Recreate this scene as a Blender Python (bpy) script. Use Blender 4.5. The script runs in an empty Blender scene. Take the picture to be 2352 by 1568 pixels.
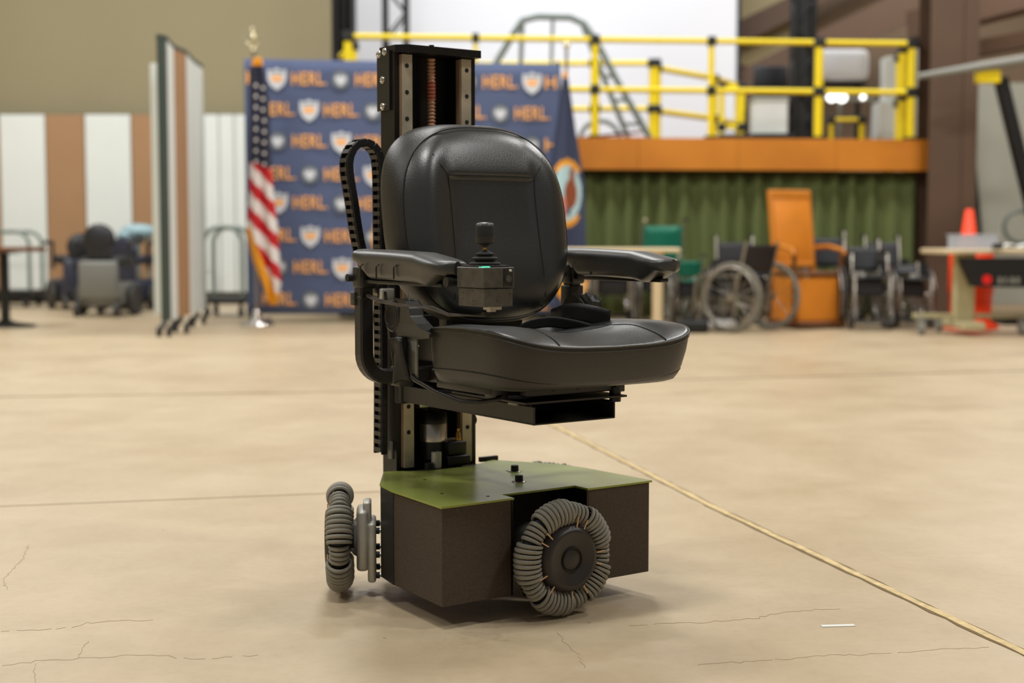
import bpy, bmesh, math, random
from mathutils import Vector, Matrix
from math import sin, cos, pi, radians, atan
random.seed(7)
SC = bpy.context.scene
COL = SC.collection

# ------------------------------------------------------------------ camera, world, lights
FPX, CAMH, PITCH = 3267.0, 0.77, atan(234 / 3267.0)
cam_d = bpy.data.cameras.new('camera'); cam = bpy.data.objects.new('camera', cam_d); COL.objects.link(cam)
cam.location = (0, 0, CAMH); cam.rotation_euler = (pi / 2 - PITCH, 0, 0)
cam_d.sensor_width = 36; cam_d.lens = FPX / 2352 * 36; cam_d.clip_end = 100
cam_d.dof.use_dof = True; cam_d.dof.focus_distance = 2.86; cam_d.dof.aperture_fstop = 2.7
SC.camera = cam
SC.view_settings.view_transform = 'Standard'; SC.view_settings.look = 'None'
SC.view_settings.gamma = 1; SC.view_settings.use_curve_mapping = False
SC.view_settings.exposure = 0.0
W = bpy.data.worlds.new('world'); SC.world = W; W.use_nodes = True
W.node_tree.nodes['Background'].inputs[0].default_value = (1.0, 0.97, 0.93, 1)
W.node_tree.nodes['Background'].inputs[1].default_value = 0.16

def area(name, loc, size, power, col=(1, 1.0, .975), target=None):
    d = bpy.data.lights.new(name, 'AREA'); d.shape = 'RECTANGLE'; d.size, d.size_y = size
    d.energy = power; d.color = col
    o = bpy.data.objects.new(name, d); COL.objects.link(o); o.location = loc
    if target: o.rotation_euler = (Vector(target) - Vector(loc)).to_track_quat('-Z', 'Y').to_euler()
    return o
for i, x in enumerate((-6.0, -0.6, 4.8)):
    for j, y in enumerate((1.2, 6.5, 11.5)):
        area('ceiling_lamp', (x, y, 6.6), (1.3, .6), (163, 178, 212)[j])
area('left_hall_lamp', (-5.2, 14.6, 5.6), (3, 1), 132, (1, 1, .985))
area('screen_fill_light', (1.0, 15.2, 6.3), (5, .6), 250, (.90, .94, 1.0), (1.0, 18.9, 3.0))  # unseen light added in front of the screen to brighten it
area('right_bay_fill_light', (6.0, 17.0, 5.6), (2, 1), 150, (1, .9, .78))  # unseen added light that brightens the rear wall on the right

# ------------------------------------------------------------------ materials
def lin(c):
    return tuple(((v / 255) / 12.92 if v / 255 <= .04045 else ((v / 255 + .055) / 1.055) ** 2.4) for v in c)
def mat(name, rgb, rough=.6, metal=0., var=0., scale=20., bump=0., bscale=200., spec=.5, rgb2=None, alpha=1., emit=0., coat=0.):
    m = bpy.data.materials.new(name); m.use_nodes = True
    nt = m.node_tree; N = nt.nodes; L = nt.links; B = N['Principled BSDF']
    c = lin(rgb)
    B.inputs['Base Color'].default_value = (*c, 1)
    B.inputs['Roughness'].default_value = rough; B.inputs['Metallic'].default_value = metal
    B.inputs['Specular IOR Level'].default_value = spec
    B.inputs['Coat Weight'].default_value = coat; B.inputs['Coat Roughness'].default_value = .32
    tc = N.new('ShaderNodeTexCoord')
    if var > 0 or rgb2:
        n = N.new('ShaderNodeTexNoise'); n.inputs['Scale'].default_value = scale; n.inputs['Detail'].default_value = 5
        L.new(tc.outputs['Object'], n.inputs['Vector'])
        r = N.new('ShaderNodeValToRGB'); r.color_ramp.elements[0].position = .3; r.color_ramp.elements[1].position = .7
        c2 = lin(rgb2) if rgb2 else tuple(min(1, v * (1 + var)) for v in c)
        c1 = c if rgb2 else tuple(v * (1 - var) for v in c)
        r.color_ramp.elements[0].color = (*c1, 1); r.color_ramp.elements[1].color = (*c2, 1)
        L.new(n.outputs['Fac'], r.inputs['Fac']); L.new(r.outputs['Color'], B.inputs['Base Color'])
    if bump > 0:
        n = N.new('ShaderNodeTexNoise'); n.inputs['Scale'].default_value = bscale; n.inputs['Detail'].default_value = 3
        L.new(tc.outputs['Object'], n.inputs['Vector'])
        b = N.new('ShaderNodeBump'); b.inputs['Strength'].default_value = bump; b.inputs['Distance'].default_value = .002
        L.new(n.outputs['Fac'], b.inputs['Height']); L.new(b.outputs['Normal'], B.inputs['Normal'])
    if alpha < 1: B.inputs['Alpha'].default_value = alpha
    if emit > 0:
        B.inputs['Emission Color'].default_value = (*c, 1); B.inputs['Emission Strength'].default_value = emit
    return m
M = dict(
 leather=mat('black_leather', (36, 38, 37), .33, var=.12, scale=9, bump=.2, bscale=420, spec=.8, coat=.35),
 leather_side=mat('black_leather_side', (38, 36, 33), .40, var=.12, scale=9, bump=.28, bscale=420, spec=.55),
 seam=mat('seam_thread', (18, 18, 17), .7),
 piping=mat('piping', (70, 70, 66), .4),
 pad=mat('armrest_rubber', (48, 48, 46), .40, var=.1, scale=30, bump=.2, bscale=600, spec=.6, coat=.3),
 blackplastic=mat('black_plastic', (34, 33, 31), .45, var=.1, spec=.45),
 blackmetal=mat('black_painted_steel', (30, 28, 26), .42, var=.15, scale=12, bump=.1, bscale=400, spec=.5),
 anod=mat('black_anodised', (26, 23, 21), .38, .3, var=.2, scale=12),
 deep=mat('deep_black', (12, 11, 10), .7),
 housing=mat('brown_black_housing', (72, 61, 50), .62, bump=.4, bscale=900, var=.22, scale=260, spec=.35),
 green=mat('green_fibreglass', (146, 156, 78), .25, var=.10, scale=6, spec=.6, coat=.2),
 greenedge=mat('green_edge', (146, 156, 62), .35),
 rail=mat('steel_rail', (192, 182, 160), .38, .3, var=.25, scale=16),
 railside=mat('brown_rail_side', (150, 124, 98), .45, .2),
 steel=mat('bright_steel', (190, 186, 176), .25, .9, var=.08),
 alu=mat('cast_aluminium', (188, 184, 172), .42, .35, var=.1, scale=30),
 boxgrey=mat('worn_grey_box', (84, 82, 76), .42, .5, var=.22, scale=60, bump=.15, bscale=300),
 screw=mat('lead_screw', (196, 146, 112), .45, .2),
 redgrease=mat('red_grease', (170, 50, 36), .4),
 brass=mat('brass', (205, 160, 70), .3, .8),
 ring=mat('grey_rubber_ring', (140, 136, 124), .62, var=.12, scale=40, spec=.3),
 rubber=mat('black_rubber', (24, 24, 23), .7),
 pin=mat('tan_pin', (205, 165, 120), .5),
 hub=mat('hub_cover', (46, 41, 38), .42, var=.08, spec=.5),
 chain=mat('chain_body', (20, 19, 18), .5), chainbar=mat('chain_bar', (56, 50, 44), .5),
 belt=mat('belt_webbing', (20, 20, 20), .45, bump=.3, bscale=500),
 cable=mat('cable', (70, 62, 54), .5), led=mat('green_led', (60, 230, 160), .4, emit=2.0),
 yellow=mat('yellow_tube', (250, 222, 20), .45, var=.04), joint=mat('black_joint', (28, 30, 30), .5),
 cream=mat('cream_panel', (226, 231, 227), .7, var=.02, scale=2), tanp=mat('tan_panel', (166, 128, 92), .75, var=.03, scale=3),
 white=mat('white_screen', (232, 235, 240), .8), olive=mat('olive_wall', (150, 140, 110), .85, var=.03, scale=.6),
 taupe=mat('taupe_wall', (136, 118, 98), .85, var=.05, scale=.8), beigew=mat('beige_wall', (190, 178, 140), .85, var=.03, scale=.8),
 brownsteel=mat('brown_steel', (92, 70, 54), .6, var=.08, scale=1.5), ceilm=mat('ceiling', (150, 140, 122), .9),
 frame=mat('dark_green_frame', (62, 74, 68), .5), blue=mat('blue_fabric', (80, 92, 126), .8, var=.06, scale=1.2),
 orange=mat('orange_print', (255, 184, 104), .7), pale=mat('pale_print', (214, 218, 226), .7), greyp=mat('grey_print', (132, 138, 146), .7), dkp=mat('slate_print', (90, 98, 110), .7),
 gold=mat('gold_fringe', (236, 160, 20), .6), red=mat('flag_red', (190, 18, 30), .7), greyshroud=mat('grey_shroud', (120, 120, 114), .5), whitef=mat('flag_white', (228, 222, 220), .75), navy=mat('flag_navy', (36, 38, 58), .75),
 navy2=mat('navy_flag', (52, 60, 88), .75), brownp=mat('brown_print', (140, 70, 36), .7), skyp=mat('pale_blue_print', (176, 208, 216), .7), pinkp=mat('pink_print', (216, 140, 130), .7),
 goldm=mat('pale_gold_metal', (225, 215, 180), .25, .8), chrome=mat('chrome', (215, 215, 212), .12, 1.0), chromed=mat('dull_chrome', (165, 160, 150), .3, .85),
 tyre=mat('grey_tyre', (122, 116, 104), .7, var=.1), dktyre=mat('dark_tyre', (62, 60, 58), .7), vinyl=mat('black_vinyl', (34, 34, 38), .5), teal=mat('teal_vinyl', (8, 116, 92), .45),
 woodc=mat('chair_wood', (226, 138, 38), .5, var=.1, scale=3), wood=mat('orange_wood', (196, 118, 28), .5, var=.14, scale=2.2, rgb2=(214, 134, 36)), woodd=mat('dark_wood', (110, 64, 26), .5, var=.15),
 curtain=mat('green_curtain', (102, 112, 64), .9, var=.05, scale=2), tabletop=mat('light_tabletop', (226, 206, 168), .45), tableleg=mat('cream_leg', (190, 180, 140), .5),
 cone=mat('orange_cone', (255, 66, 6), .5), clear=mat('clear_plastic', (215, 220, 232), .25, alpha=.55), paper=mat('paper', (235, 235, 232), .7),
 grey=mat('grey_panel', (178, 178, 166), .7), lgrey=mat('light_grey_plastic', (136, 136, 128), .5), tubegrey=mat('grey_tube', (120, 132, 126), .45, .2),
 blacksign=mat('black_box', (16, 15, 15), .5), redlogo=mat('red_logo', (235, 20, 20), .5), ltblue=mat('light_blue', (150, 180, 190), .5), orangeb=mat('orange_board', (205, 92, 22), .5),
 joint_fill=mat('joint_filler', (208, 184, 136), .8, var=.18, scale=40), crack=mat('crack_line', (156, 134, 104), .9), joint_dark=mat('joint_dark', (118, 98, 66), .9), tape=mat('white_tape', (226, 226, 218), .6),
 disc=mat('glowing_white', (255, 255, 250), .3, emit=3.0), dkblue=mat('dark_blue_plastic', (48, 50, 66), .4), darkred=mat('dark_red', (120, 20, 16), .5),
)

# ------------------------------------------------------------------ mesh builder
class MB:
    def __init__(s): s.v = []; s.f = []; s.mi = []; s.sm = []; s.cur = 0; s.smooth = False
    def add(s, vs, fs, smooth=None, mi=None):
        b = len(s.v); s.v += [tuple(v) for v in vs]
        for f in fs:
            s.f.append(tuple(b + i for i in f)); s.mi.append(s.cur if mi is None else mi); s.sm.append(s.smooth if smooth is None else smooth)
        return s
    def box(s, a, b, mtx=None):
        x0, y0, z0 = a; x1, y1, z1 = b
        vs = [Vector((x, y, z)) for x in (x0, x1) for y in (y0, y1) for z in (z0, z1)]
        if mtx: vs = [mtx @ v for v in vs]
        return s.add(vs, [(0, 1, 3, 2), (4, 6, 7, 5), (0, 4, 5, 1), (2, 3, 7, 6), (0, 2, 6, 4), (1, 5, 7, 3)], False)
    def rbox(s, a, b, r=.004, seg=2, mtx=None):
        bm = bmesh.new(); bmesh.ops.create_cube(bm, size=1)
        c = (Vector(a) + Vector(b)) / 2; d = Vector(b) - Vector(a)
        for v in bm.verts: v.co = Vector((v.co.x * d.x, v.co.y * d.y, v.co.z * d.z)) + c
        bmesh.ops.bevel(bm, geom=bm.edges[:], offset=r, segments=seg, profile=.5, affect='EDGES')
        bm.verts.ensure_lookup_table()
        s.add([(mtx @ v.co if mtx else v.co) for v in bm.verts], [[v.index for v in f.verts] for f in bm.faces], seg > 1)
        bm.free(); return s
    def bar(s, p, q, w, h=None, up=(0, 0, 1)):
        p, q = Vector(p), Vector(q); h = h or w; d = (q - p); L = d.length; d.normalize()
        u = Vector(up)
        if abs(d.dot(u)) > .98: u = Vector((1, 0, 0))
        a = d.cross(u).normalized(); b = a.cross(d)
        vs = [o + a * (w / 2 * i) + b * (h / 2 * j) for o in (p, q) for i, j in ((-1, -1), (1, -1), (1, 1), (-1, 1))]
        return s.add(vs, [(0, 3, 2, 1), (4, 5, 6, 7), (0, 1, 5, 4), (1, 2, 6, 5), (2, 3, 7, 6), (3, 0, 4, 7)], False)
    def tube(s, pts, r, n=10, closed=False, caps=True):
        pts = [Vector(p) for p in pts]; K = len(pts); rs = r if isinstance(r, (list, tuple)) else [r] * K
        vs = []; prev = None
        for i, p in enumerate(pts):
            if closed: t = pts[(i + 1) % K] - pts[i - 1]
            else: t = pts[min(i + 1, K - 1)] - pts[max(i - 1, 0)]
            t.normalize()
            if prev is None:
                a = t.orthogonal().normalized()
            else:
                a = prev - t * prev.dot(t)
                a = a.normalized() if a.length > 1e-6 else t.orthogonal().normalized()
            prev = a; b = t.cross(a)
            vs += [p + (a * cos(2 * pi * k / n) + b * sin(2 * pi * k / n)) * rs[i] for k in range(n)]
        fs = []
        for i in range(K if closed else K - 1):
            for k in range(n):
                j = (i + 1) % K
                fs.append((i * n + k, i * n + (k + 1) % n, j * n + (k + 1) % n, j * n + k))
        s.add(vs, fs, True)
        if caps and not closed:
            s.add(vs[:n], [tuple(range(n))[::-1]], False); s.add(vs[-n:], [tuple(range(n))], False)
        return s
    def lathe(s, prof, o=(0, 0, 0), axis=(0, 0, 1), n=24, smooth=True):
        """prof: list of (radius, height along axis)"""
        ax = Vector(axis).normalized(); a = ax.orthogonal().normalized(); b = ax.cross(a); o = Vector(o)
        vs = [o + ax * h + (a * cos(2 * pi * k / n) + b * sin(2 * pi * k / n)) * r for r, h in prof for k in range(n)]
        fs = [(i * n + k, i * n + (k + 1) % n, (i + 1) * n + (k + 1) % n, (i + 1) * n + k) for i in range(len(prof) - 1) for k in range(n)]
        s.add(vs, fs, smooth)
        s.add(vs[:n], [tuple(range(n))[::-1]], False); s.add(vs[-n:], [tuple(range(n))], False); return s
    def cyl(s, p, q, r, n=20): 
        p, q = Vector(p), Vector(q); return s.lathe([(r, 0), (r, (q - p).length)], p, q - p, n)
    def prism(s, poly, z0, z1):
        n = len(poly); vs = [(x, y, z0) for x, y in poly] + [(x, y, z1) for x, y in poly]
        return s.add(vs, [tuple(range(n))[::-1], tuple(range(n, 2 * n))] + [(i, (i + 1) % n, n + (i + 1) % n, n + i) for i in range(n)], False)
    def torus(s, c, axis, R, r, n=32, m=8):
        ax = Vector(axis).normalized(); a = ax.orthogonal().normalized(); b = ax.cross(a); c = Vector(c)
        vs = []
        for i in range(n):
            t = 2 * pi * i / n; d = a * cos(t) + b * sin(t)
            vs += [c + d * (R + r * cos(2 * pi * k / m)) + ax * (r * sin(2 * pi * k / m)) for k in range(m)]
        return s.add(vs, [(i * m + k, ((i + 1) % n) * m + k, ((i + 1) % n) * m + (k + 1) % m, i * m + (k + 1) % m) for i in range(n) for k in range(m)], True)
    def ell(s, c, r, n=16, m=10):
        c = Vector(c); vs = []
        for j in range(m + 1):
            ph = pi * j / m
            vs += [c + Vector((r[0] * sin(ph) * cos(2 * pi * k / n), r[1] * sin(ph) * sin(2 * pi * k / n), r[2] * cos(ph))) for k in range(n)]
        return s.add(vs, [(j * n + k, (j + 1) * n + k, (j + 1) * n + (k + 1) % n, j * n + (k + 1) % n) for j in range(m) for k in range(n)], True)
    def grid(s, fn, nu, nv, smooth=True, mfn=None):
        b = len(s.v)
        s.v += [tuple(fn(i / nu, j / nv)) for j in range(nv + 1) for i in range(nu + 1)]
        for j in range(nv):
            for i in range(nu):
                k = b + j * (nu + 1) + i
                s.f.append((k, k + 1, k + nu + 2, k + nu + 1)); s.sm.append(smooth)
                s.mi.append(mfn((i + .5) / nu, (j + .5) / nv) if mfn else s.cur)
        return s
    def mesh(s, name, mats):
        me = bpy.data.meshes.new(name); me.from_pydata(s.v, [], s.f)
        for m in (mats if isinstance(mats, (list, tuple)) else [mats]): me.materials.append(M[m] if isinstance(m, str) else m)
        me.polygons.foreach_set('material_index', s.mi); me.polygons.foreach_set('use_smooth', s.sm)
        me.update(); return me
    def build(s, name, mats, parent=None, loc=None):
        return link(name, s.mesh(name, mats), parent, loc)
def link(name, me, parent=None, loc=None, mtx=None):
    o = bpy.data.objects.new(name, me); COL.objects.link(o)
    if parent: o.parent = parent
    if loc: o.location = loc
    if mtx is not None: o.matrix_local = mtx
    return o
def tag(o, label, cat, group=None):
    o['label'] = label; o['category'] = cat
    if group: o['group'] = group
    return o
def thing(name, label, cat, loc=(0, 0, 0), rz=0, group=None):
    o = bpy.data.objects.new(name, None); COL.objects.link(o); o.empty_display_size = .1
    o.location = loc; o.rotation_euler = (0, 0, rz); return tag(o, label, cat, group)
def struct(name, mb, m, parent=None):
    o = mb.build(name, m, parent)
    if not parent: o['kind'] = 'structure'
    return o
def solid(o, t): 
    m = o.modifiers.new('thickness', 'SOLIDIFY'); m.thickness = t; m.offset = 0; return o
def at(px, py, Y):
    """point at photo pixel px,py lying at distance Y"""
    dx = px - 1176; dy = 784 - py
    d = Vector((dx, FPX * cos(PITCH) + dy * sin(PITCH), -FPX * sin(PITCH) + dy * cos(PITCH)))
    return Vector((0, 0, CAMH)) + d * (Y / d.y)
def gx(px, Y, py=550): return at(px, py, Y).x
def hz(py, Y, px=1176): return at(px, py, Y).z

# ------------------------------------------------------------------ the room
def floor_material():
    m = bpy.data.materials.new('concrete_floor'); m.use_nodes = True
    nt = m.node_tree; N = nt.nodes; L = nt.links; B = N['Principled BSDF']
    tc = N.new('ShaderNodeTexCoord')
    def noise(sc, det=6, rough=.55, dist=0.):
        n = N.new('ShaderNodeTexNoise'); n.inputs['Scale'].default_value = sc; n.inputs['Detail'].default_value = det
        n.inputs['Roughness'].default_value = rough; n.inputs['Distortion'].default_value = dist
        L.new(tc.outputs['Object'], n.inputs['Vector']); return n
    def ramp(src, p0, c0, p1, c1):
        r = N.new('ShaderNodeValToRGB'); e = r.color_ramp.elements
        e[0].position = p0; e[0].color = (*c0, 1); e[1].position = p1; e[1].color = (*c1, 1)
        L.new(src, r.inputs['Fac']); return r
    def mix(a, b, fac, mode='MULTIPLY'):
        x = N.new('ShaderNodeMix'); x.data_type = 'RGBA'; x.blend_type = mode
        x.inputs[0].default_value = fac if not hasattr(fac, 'links') else 1
        if hasattr(fac, 'links'): L.new(fac, x.inputs[0])
        L.new(a, x.inputs[6]); L.new(b, x.inputs[7]); return x.outputs[2]
    base = ramp(noise(.9, 7, .6, .5).outputs['Fac'], .30, lin((186, 165, 134)), .70, lin((203, 186, 156)))
    n2 = ramp(noise(5, 8, .65, .8).outputs['Fac'], .35, (.90, .885, .86), .62, (1, 1, 1))
    c = mix(base.outputs['Color'], n2.outputs['Color'], .7)
    n3 = ramp(noise(38, 6, .7).outputs['Fac'], .36, (.90, .88, .85), .55, (1, 1, 1))
    c = mix(c, n3.outputs['Color'], .55)
    vo = N.new('ShaderNodeTexVoronoi'); vo.feature = 'DISTANCE_TO_EDGE'; vo.inputs['Scale'].default_value = .85
    nd = noise(2.6, 8, .7); ad = N.new('ShaderNodeMix'); ad.data_type = 'RGBA'; ad.blend_type = 'LINEAR_LIGHT'; ad.inputs[0].default_value = .45
    L.new(tc.outputs['Object'], ad.inputs[6]); L.new(nd.outputs['Color'], ad.inputs[7]); L.new(ad.outputs[2], vo.inputs['Vector'])
    cr = ramp(vo.outputs['Distance'], .0, (.50, .43, .36), .0035, (1, 1, 1))
    msk = ramp(noise(.55, 2).outputs['Fac'], .48, (0, 0, 0), .60, (.8, .8, .8))
    c = mix(c, cr.outputs['Color'], msk.outputs['Color'])
    sp = N.new('ShaderNodeTexVoronoi'); sp.inputs['Scale'].default_value = 5.5; L.new(tc.outputs['Object'], sp.inputs['Vector'])
    spr = ramp(sp.outputs['Distance'], .018, (.42, .38, .32), .032, (1, 1, 1)); c = mix(c, spr.outputs['Color'], .7)
    L.new(c, B.inputs['Base Color'])
    rr = ramp(noise(3, 5).outputs['Fac'], .3, (.34,) * 3, .7, (.50,) * 3); L.new(rr.outputs['Color'], B.inputs['Roughness'])
    B.inputs['Specular IOR Level'].default_value = .5
    b = N.new('ShaderNodeBump'); b.inputs['Strength'].default_value = .18; b.inputs['Distance'].default_value = .003
    L.new(noise(55, 6, .7).outputs['Fac'], b.inputs['Height']); L.new(b.outputs['Normal'], B.inputs['Normal'])
    return m
M['floor'] = floor_material()
struct('floor', MB().box((-10, -3, -.1), (11, 24, 0)), 'floor')
struct('ceiling', MB().box((-10, -1, 7.2), (11, 24, 7.35)), 'ceilm')
struct('wall_left', MB().box((-10.15, -3, 0), (-10, 24, 7.2)), 'olive')
struct('wall_right', MB().box((11, -3, 0), (11.15, 24, 7.2)), 'taupe')
struct('wall_back_left', MB().box((-10, 17.7, 0), (-2.25, 17.9, 7.2)).box((-2.25, 17.7, 0), (-2.1, 21, 7.2)), 'olive')
struct('wall_back', MB().box((-2.1, 21, 0), (11, 21.2, 7.2)), 'taupe')

def strip(name, pts, w, z, m, seed=1, jit=.15):
    rnd = random.Random(seed); mb = MB(); L_ = []; 
    for (a, b) in zip(pts[:-1], pts[1:]):
        a, b = Vector(a), Vector(b); n = max(2, int((b - a).length / .05))
        for i in range(n + (b == Vector(pts[-1]))): L_.append(a + (b - a) * i / n)
    vs = []
    for i, p in enumerate(L_):
        t = (L_[min(i + 1, len(L_) - 1)] - L_[max(i - 1, 0)]).normalized(); s_ = Vector((-t.y, t.x))
        a = p + s_ * w / 2 * (1 + rnd.uniform(-jit, jit)); b = p - s_ * w / 2 * (1 + rnd.uniform(-jit, jit))
        vs += [(a.x, a.y, z), (b.x, b.y, z), (a.x, a.y, 0), (b.x, b.y, 0)]
    fs = []
    for i in range(len(L_) - 1):
        k = i * 4; fs += [(k, k + 1, k + 5, k + 4), (k, k + 4, k + 6, k + 2), (k + 1, k + 3, k + 7, k + 5)]
    o = mb.add(vs, fs, False).build(name, m); o['kind'] = 'structure'; return o
DJ = [(-1.05, 11.3), (.17, 5.89), (.588, 4.03), (.957, 2.606), (1.35, 1.1)]
strip('trim_1', DJ, .030, .0012, 'joint_dark', 2, .25)
strip('trim_2', DJ, .019, .0022, 'joint_fill', 3, .25)
strip('trim_3', [(-6, 6.35), (-2.5, 6.94), (-.6, 7.22), (.1, 7.34)], .022, .0010, 'joint_dark', 4)
strip('trim_4', [(.3, 7.60), (.945, 7.80), (3.1, 8.37), (6, 9.1)], .030, .0010, 'joint_dark', 5)
strip('trim_5', [(-3, 3.92), (-1.48, 4.07), (-.57, 4.28), (-.3, 4.33)], .005, .0008, 'joint_dark', 6)
tag(MB().box((0, 0, 0), (.068, .0135, .0012)).build('tape_strip', 'tape', None, at(1889, 1438, 2.87)), 'short strip of white tape stuck on the floor right of the wheelchair', 'tape')
_t = bpy.data.objects['tape_strip']; _p = Vector((.0, 0, 0))
def onfloor(px, py, z=0.):
    d = at(px, py, 1.0) - Vector((0, 0, CAMH)); return Vector((0, 0, CAMH)) + d * ((z - CAMH) / d.z)
_t.location = onfloor(1889, 1440, .0002); _t.rotation_euler.z = .10

CRK = [
 (0, [(0, 1335), (170, 1325), (300, 1318), (400, 1295), (500, 1288), (700, 1280)]), (0, [(0, 1490), (200, 1465), (390, 1455), (520, 1447), (700, 1440), (900, 1462), (1060, 1448), (1180, 1440)]),
 (0, [(130, 930), (110, 990), (60, 1050), (15, 1090), (30, 1140)]), (0, [(405, 1375), (380, 1410), (360, 1450)]), (0, [(170, 1480), (155, 1520), (160, 1568)]),
 (1176, [(540, 1305), (900, 1290), (1100, 1275), (1260, 1240), (1500, 1230)]), (1176, [(850, 1485), (1100, 1470), (1400, 1445), (1700, 1435), (1950, 1415), (2180, 1405)]), (1176, [(200, 1340), (260, 1400), (310, 1450), (330, 1500)])]
ck = MB(); rc = random.Random(5)
for off, pl in CRK:
    w_ = [onfloor(off + x * .5026, 780 + y * .5026) for x, y in pl]; pts = []
    for a, b in zip(w_[:-1], w_[1:]):
        n_ = max(3, int((b - a).length / .012))
        for i in range(n_): pts.append(a + (b - a) * i / n_ + Vector((rc.uniform(-.004, .004), rc.uniform(-.006, .006), 0)))
    pts.append(w_[-1])
    for i, (a, b) in enumerate(zip(pts[:-1], pts[1:])):
        if rc.random() < .04: continue
        ck.bar((a.x, a.y, .0002), (b.x, b.y, .0002), .0005 + .0007 * rc.random(), .0006)
struct('trim_9', ck, 'crack')
# ------------------------------------------------------------------ POWERED WHEELCHAIR (x forward, y to its left, z up)
CH = thing('power_wheelchair', 'black powered wheelchair with tall mast on green topped three wheeled base, in the foreground', 'wheelchair',
           (.0573, 2.94, 0), radians(-55))
# base housing
ZP = .249
out = [(.045, -.27), (.045, -.096), (.0, -.096), (.0, .093), (.045, .093), (.045, .27), (-.172, .256), (-.25, .24), (-.39, .15), (-.385, .13), (-.345, .06), (-.345, -.07), (-.385, -.13), (-.39, -.15), (-.25, -.24), (-.172, -.256)]
def inset(p, d=.004): return [(x * (1 - d / .25) - .0006, y * (1 - d / .25)) for x, y in p]
ho = [(.041, -.266), (.041, -.10), (-.10, -.10), (-.10, .097), (.041, .097), (.041, .266), (-.172, .252), (-.25, .236), (-.385, .148), (-.385, -.148), (-.25, -.236), (-.172, -.252)]
hb = MB().prism(ho, .048, ZP - .004)
housing = hb.build('base_housing', 'housing', CH)
bv = housing.modifiers.new('bevel', 'BEVEL'); bv.width = .0015; bv.segments = 1
# dark corner plate on the rear side of the housing
MB().prism([(-.17, -.2535), (-.251, -.2375), (-.386, -.1495), (-.386, -.146), (-.25, -.234), (-.17, -.250)], .049, ZP - .004).build('side_plate', 'blackmetal', CH)
MB().prism([(-.17, .2535), (-.17, .250), (-.25, .234), (-.386, .146), (-.386, .1495), (-.251, .2375)], .049, ZP - .004).build('side_plate', 'blackmetal', CH)
MB().prism([(.0415, -.100), (.0415, -.096), (-.05, -.096), (-.05, -.100)], .049, ZP - .004).build('inner_plate', 'anod', CH)
MB().prism([(.0415, .093), (.0415, .097), (-.05, .097), (-.05, .093)], .049, ZP - .004).build('inner_plate', 'anod', CH)
tp = MB(); n = len(out); tp.prism(out, ZP - .004, ZP)
tp.mi = [0, 0] + [1] * n
topp = tp.build('top_plate', ['green', 'greenedge'], CH)
for (x, y) in ((-.08, -.19), (-.245, -.13), (-.24, .085), (.0, -.13)):
    MB().lathe([(.004, 0), (.004, .0004)], (x, y, ZP), n=12).build('screw_hole', 'deep', topp)
for px, py in ((1240, 1076), (1252, 1099)):
    x, y = {1240: (-.222, .093), 1252: (-.105, .022)}[px]
    b = MB().lathe([(.0155, 0), (.0155, .0015), (.009, .002)], (0, 0, 0), n=20); b.build('washer', 'steel', topp, (x, y, ZP))
    MB().lathe([(.009, .002), (.0088, .013), (.0075, .0145)], n=18).build('cap_bolt', 'rubber', topp, (x, y, ZP))

# wheels
def ring_mesh(r, name, n=28, m=6):
    mb = MB(); RC = .0915; vs = []
    for i in range(n):
        t = 2 * pi * i / n; d = Vector((sin(t), cos(t), 0))   # local x = wheel axis, local y = radial
        rho = RC + r * cos(t); tr = .0395 * rho
        for k in range(m):
            a = 2 * pi * k / m
            vs.append((d.x * (r + tr * cos(a)), d.y * (r + tr * cos(a)), tr * sin(a) * 1.12))
    mb.add(vs, [(i * m + k, ((i + 1) % n) * m + k, ((i + 1) % n) * m + (k + 1) % m, i * m + (k + 1) % m) for i in range(n) for k in range(m)], True)
    return mb.mesh(name, 'ring')
RB = [ring_mesh(.0258, 'ring_a'), ring_mesh(.0245, 'ring_b'), ring_mesh(.0190, 'ring_c')]
hub_core = MB().torus((0, 0, 0), (1, 0, 0), .0915, .0165, 48, 10).lathe([(.072, -.012), (.074, .0), (.072, .012)], (0, 0, 0), (1, 0, 0), 8, False)
hub_core.cyl((-.035, 0, 0), (-.01, 0, 0), .03, 24)
hub_me = hub_core.mesh('wheel', 'rubber')
cov = MB().lathe([(.071, 0), (.071, .004), (.068, .012), (.062, .021), (.058, .0235), (.052, .0232), (.050, .0218), (.030, .0218), (.028, .0198), (.024, .0194), (.0225, .021), (.0001, .0212)], (.008, 0, 0), (1, 0, 0), 56)
cov_me = cov.mesh('hub_cover', 'hub')
slot_me = MB().torus((.0295, 0, 0), (1, 0, 0), .0235, .0018, 40, 6).mesh('cover_groove', 'deep')
plate_me = MB().lathe([(.080, .002), (.080, .008)], (0, 0, 0), (1, 0, 0), 8, False).mesh('hub_plate', 'anod')
bolt_me = MB().lathe([(.0028, 0), (.0028, .0025), (.0015, .003)], (0, 0, 0), (1, 0, 0), 8).mesh('hub_bolt', 'steel')
pin_me = MB().box((0, .066, -.0012), (.0022, .086, .0012)).mesh('roller_pin', 'pin')
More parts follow.
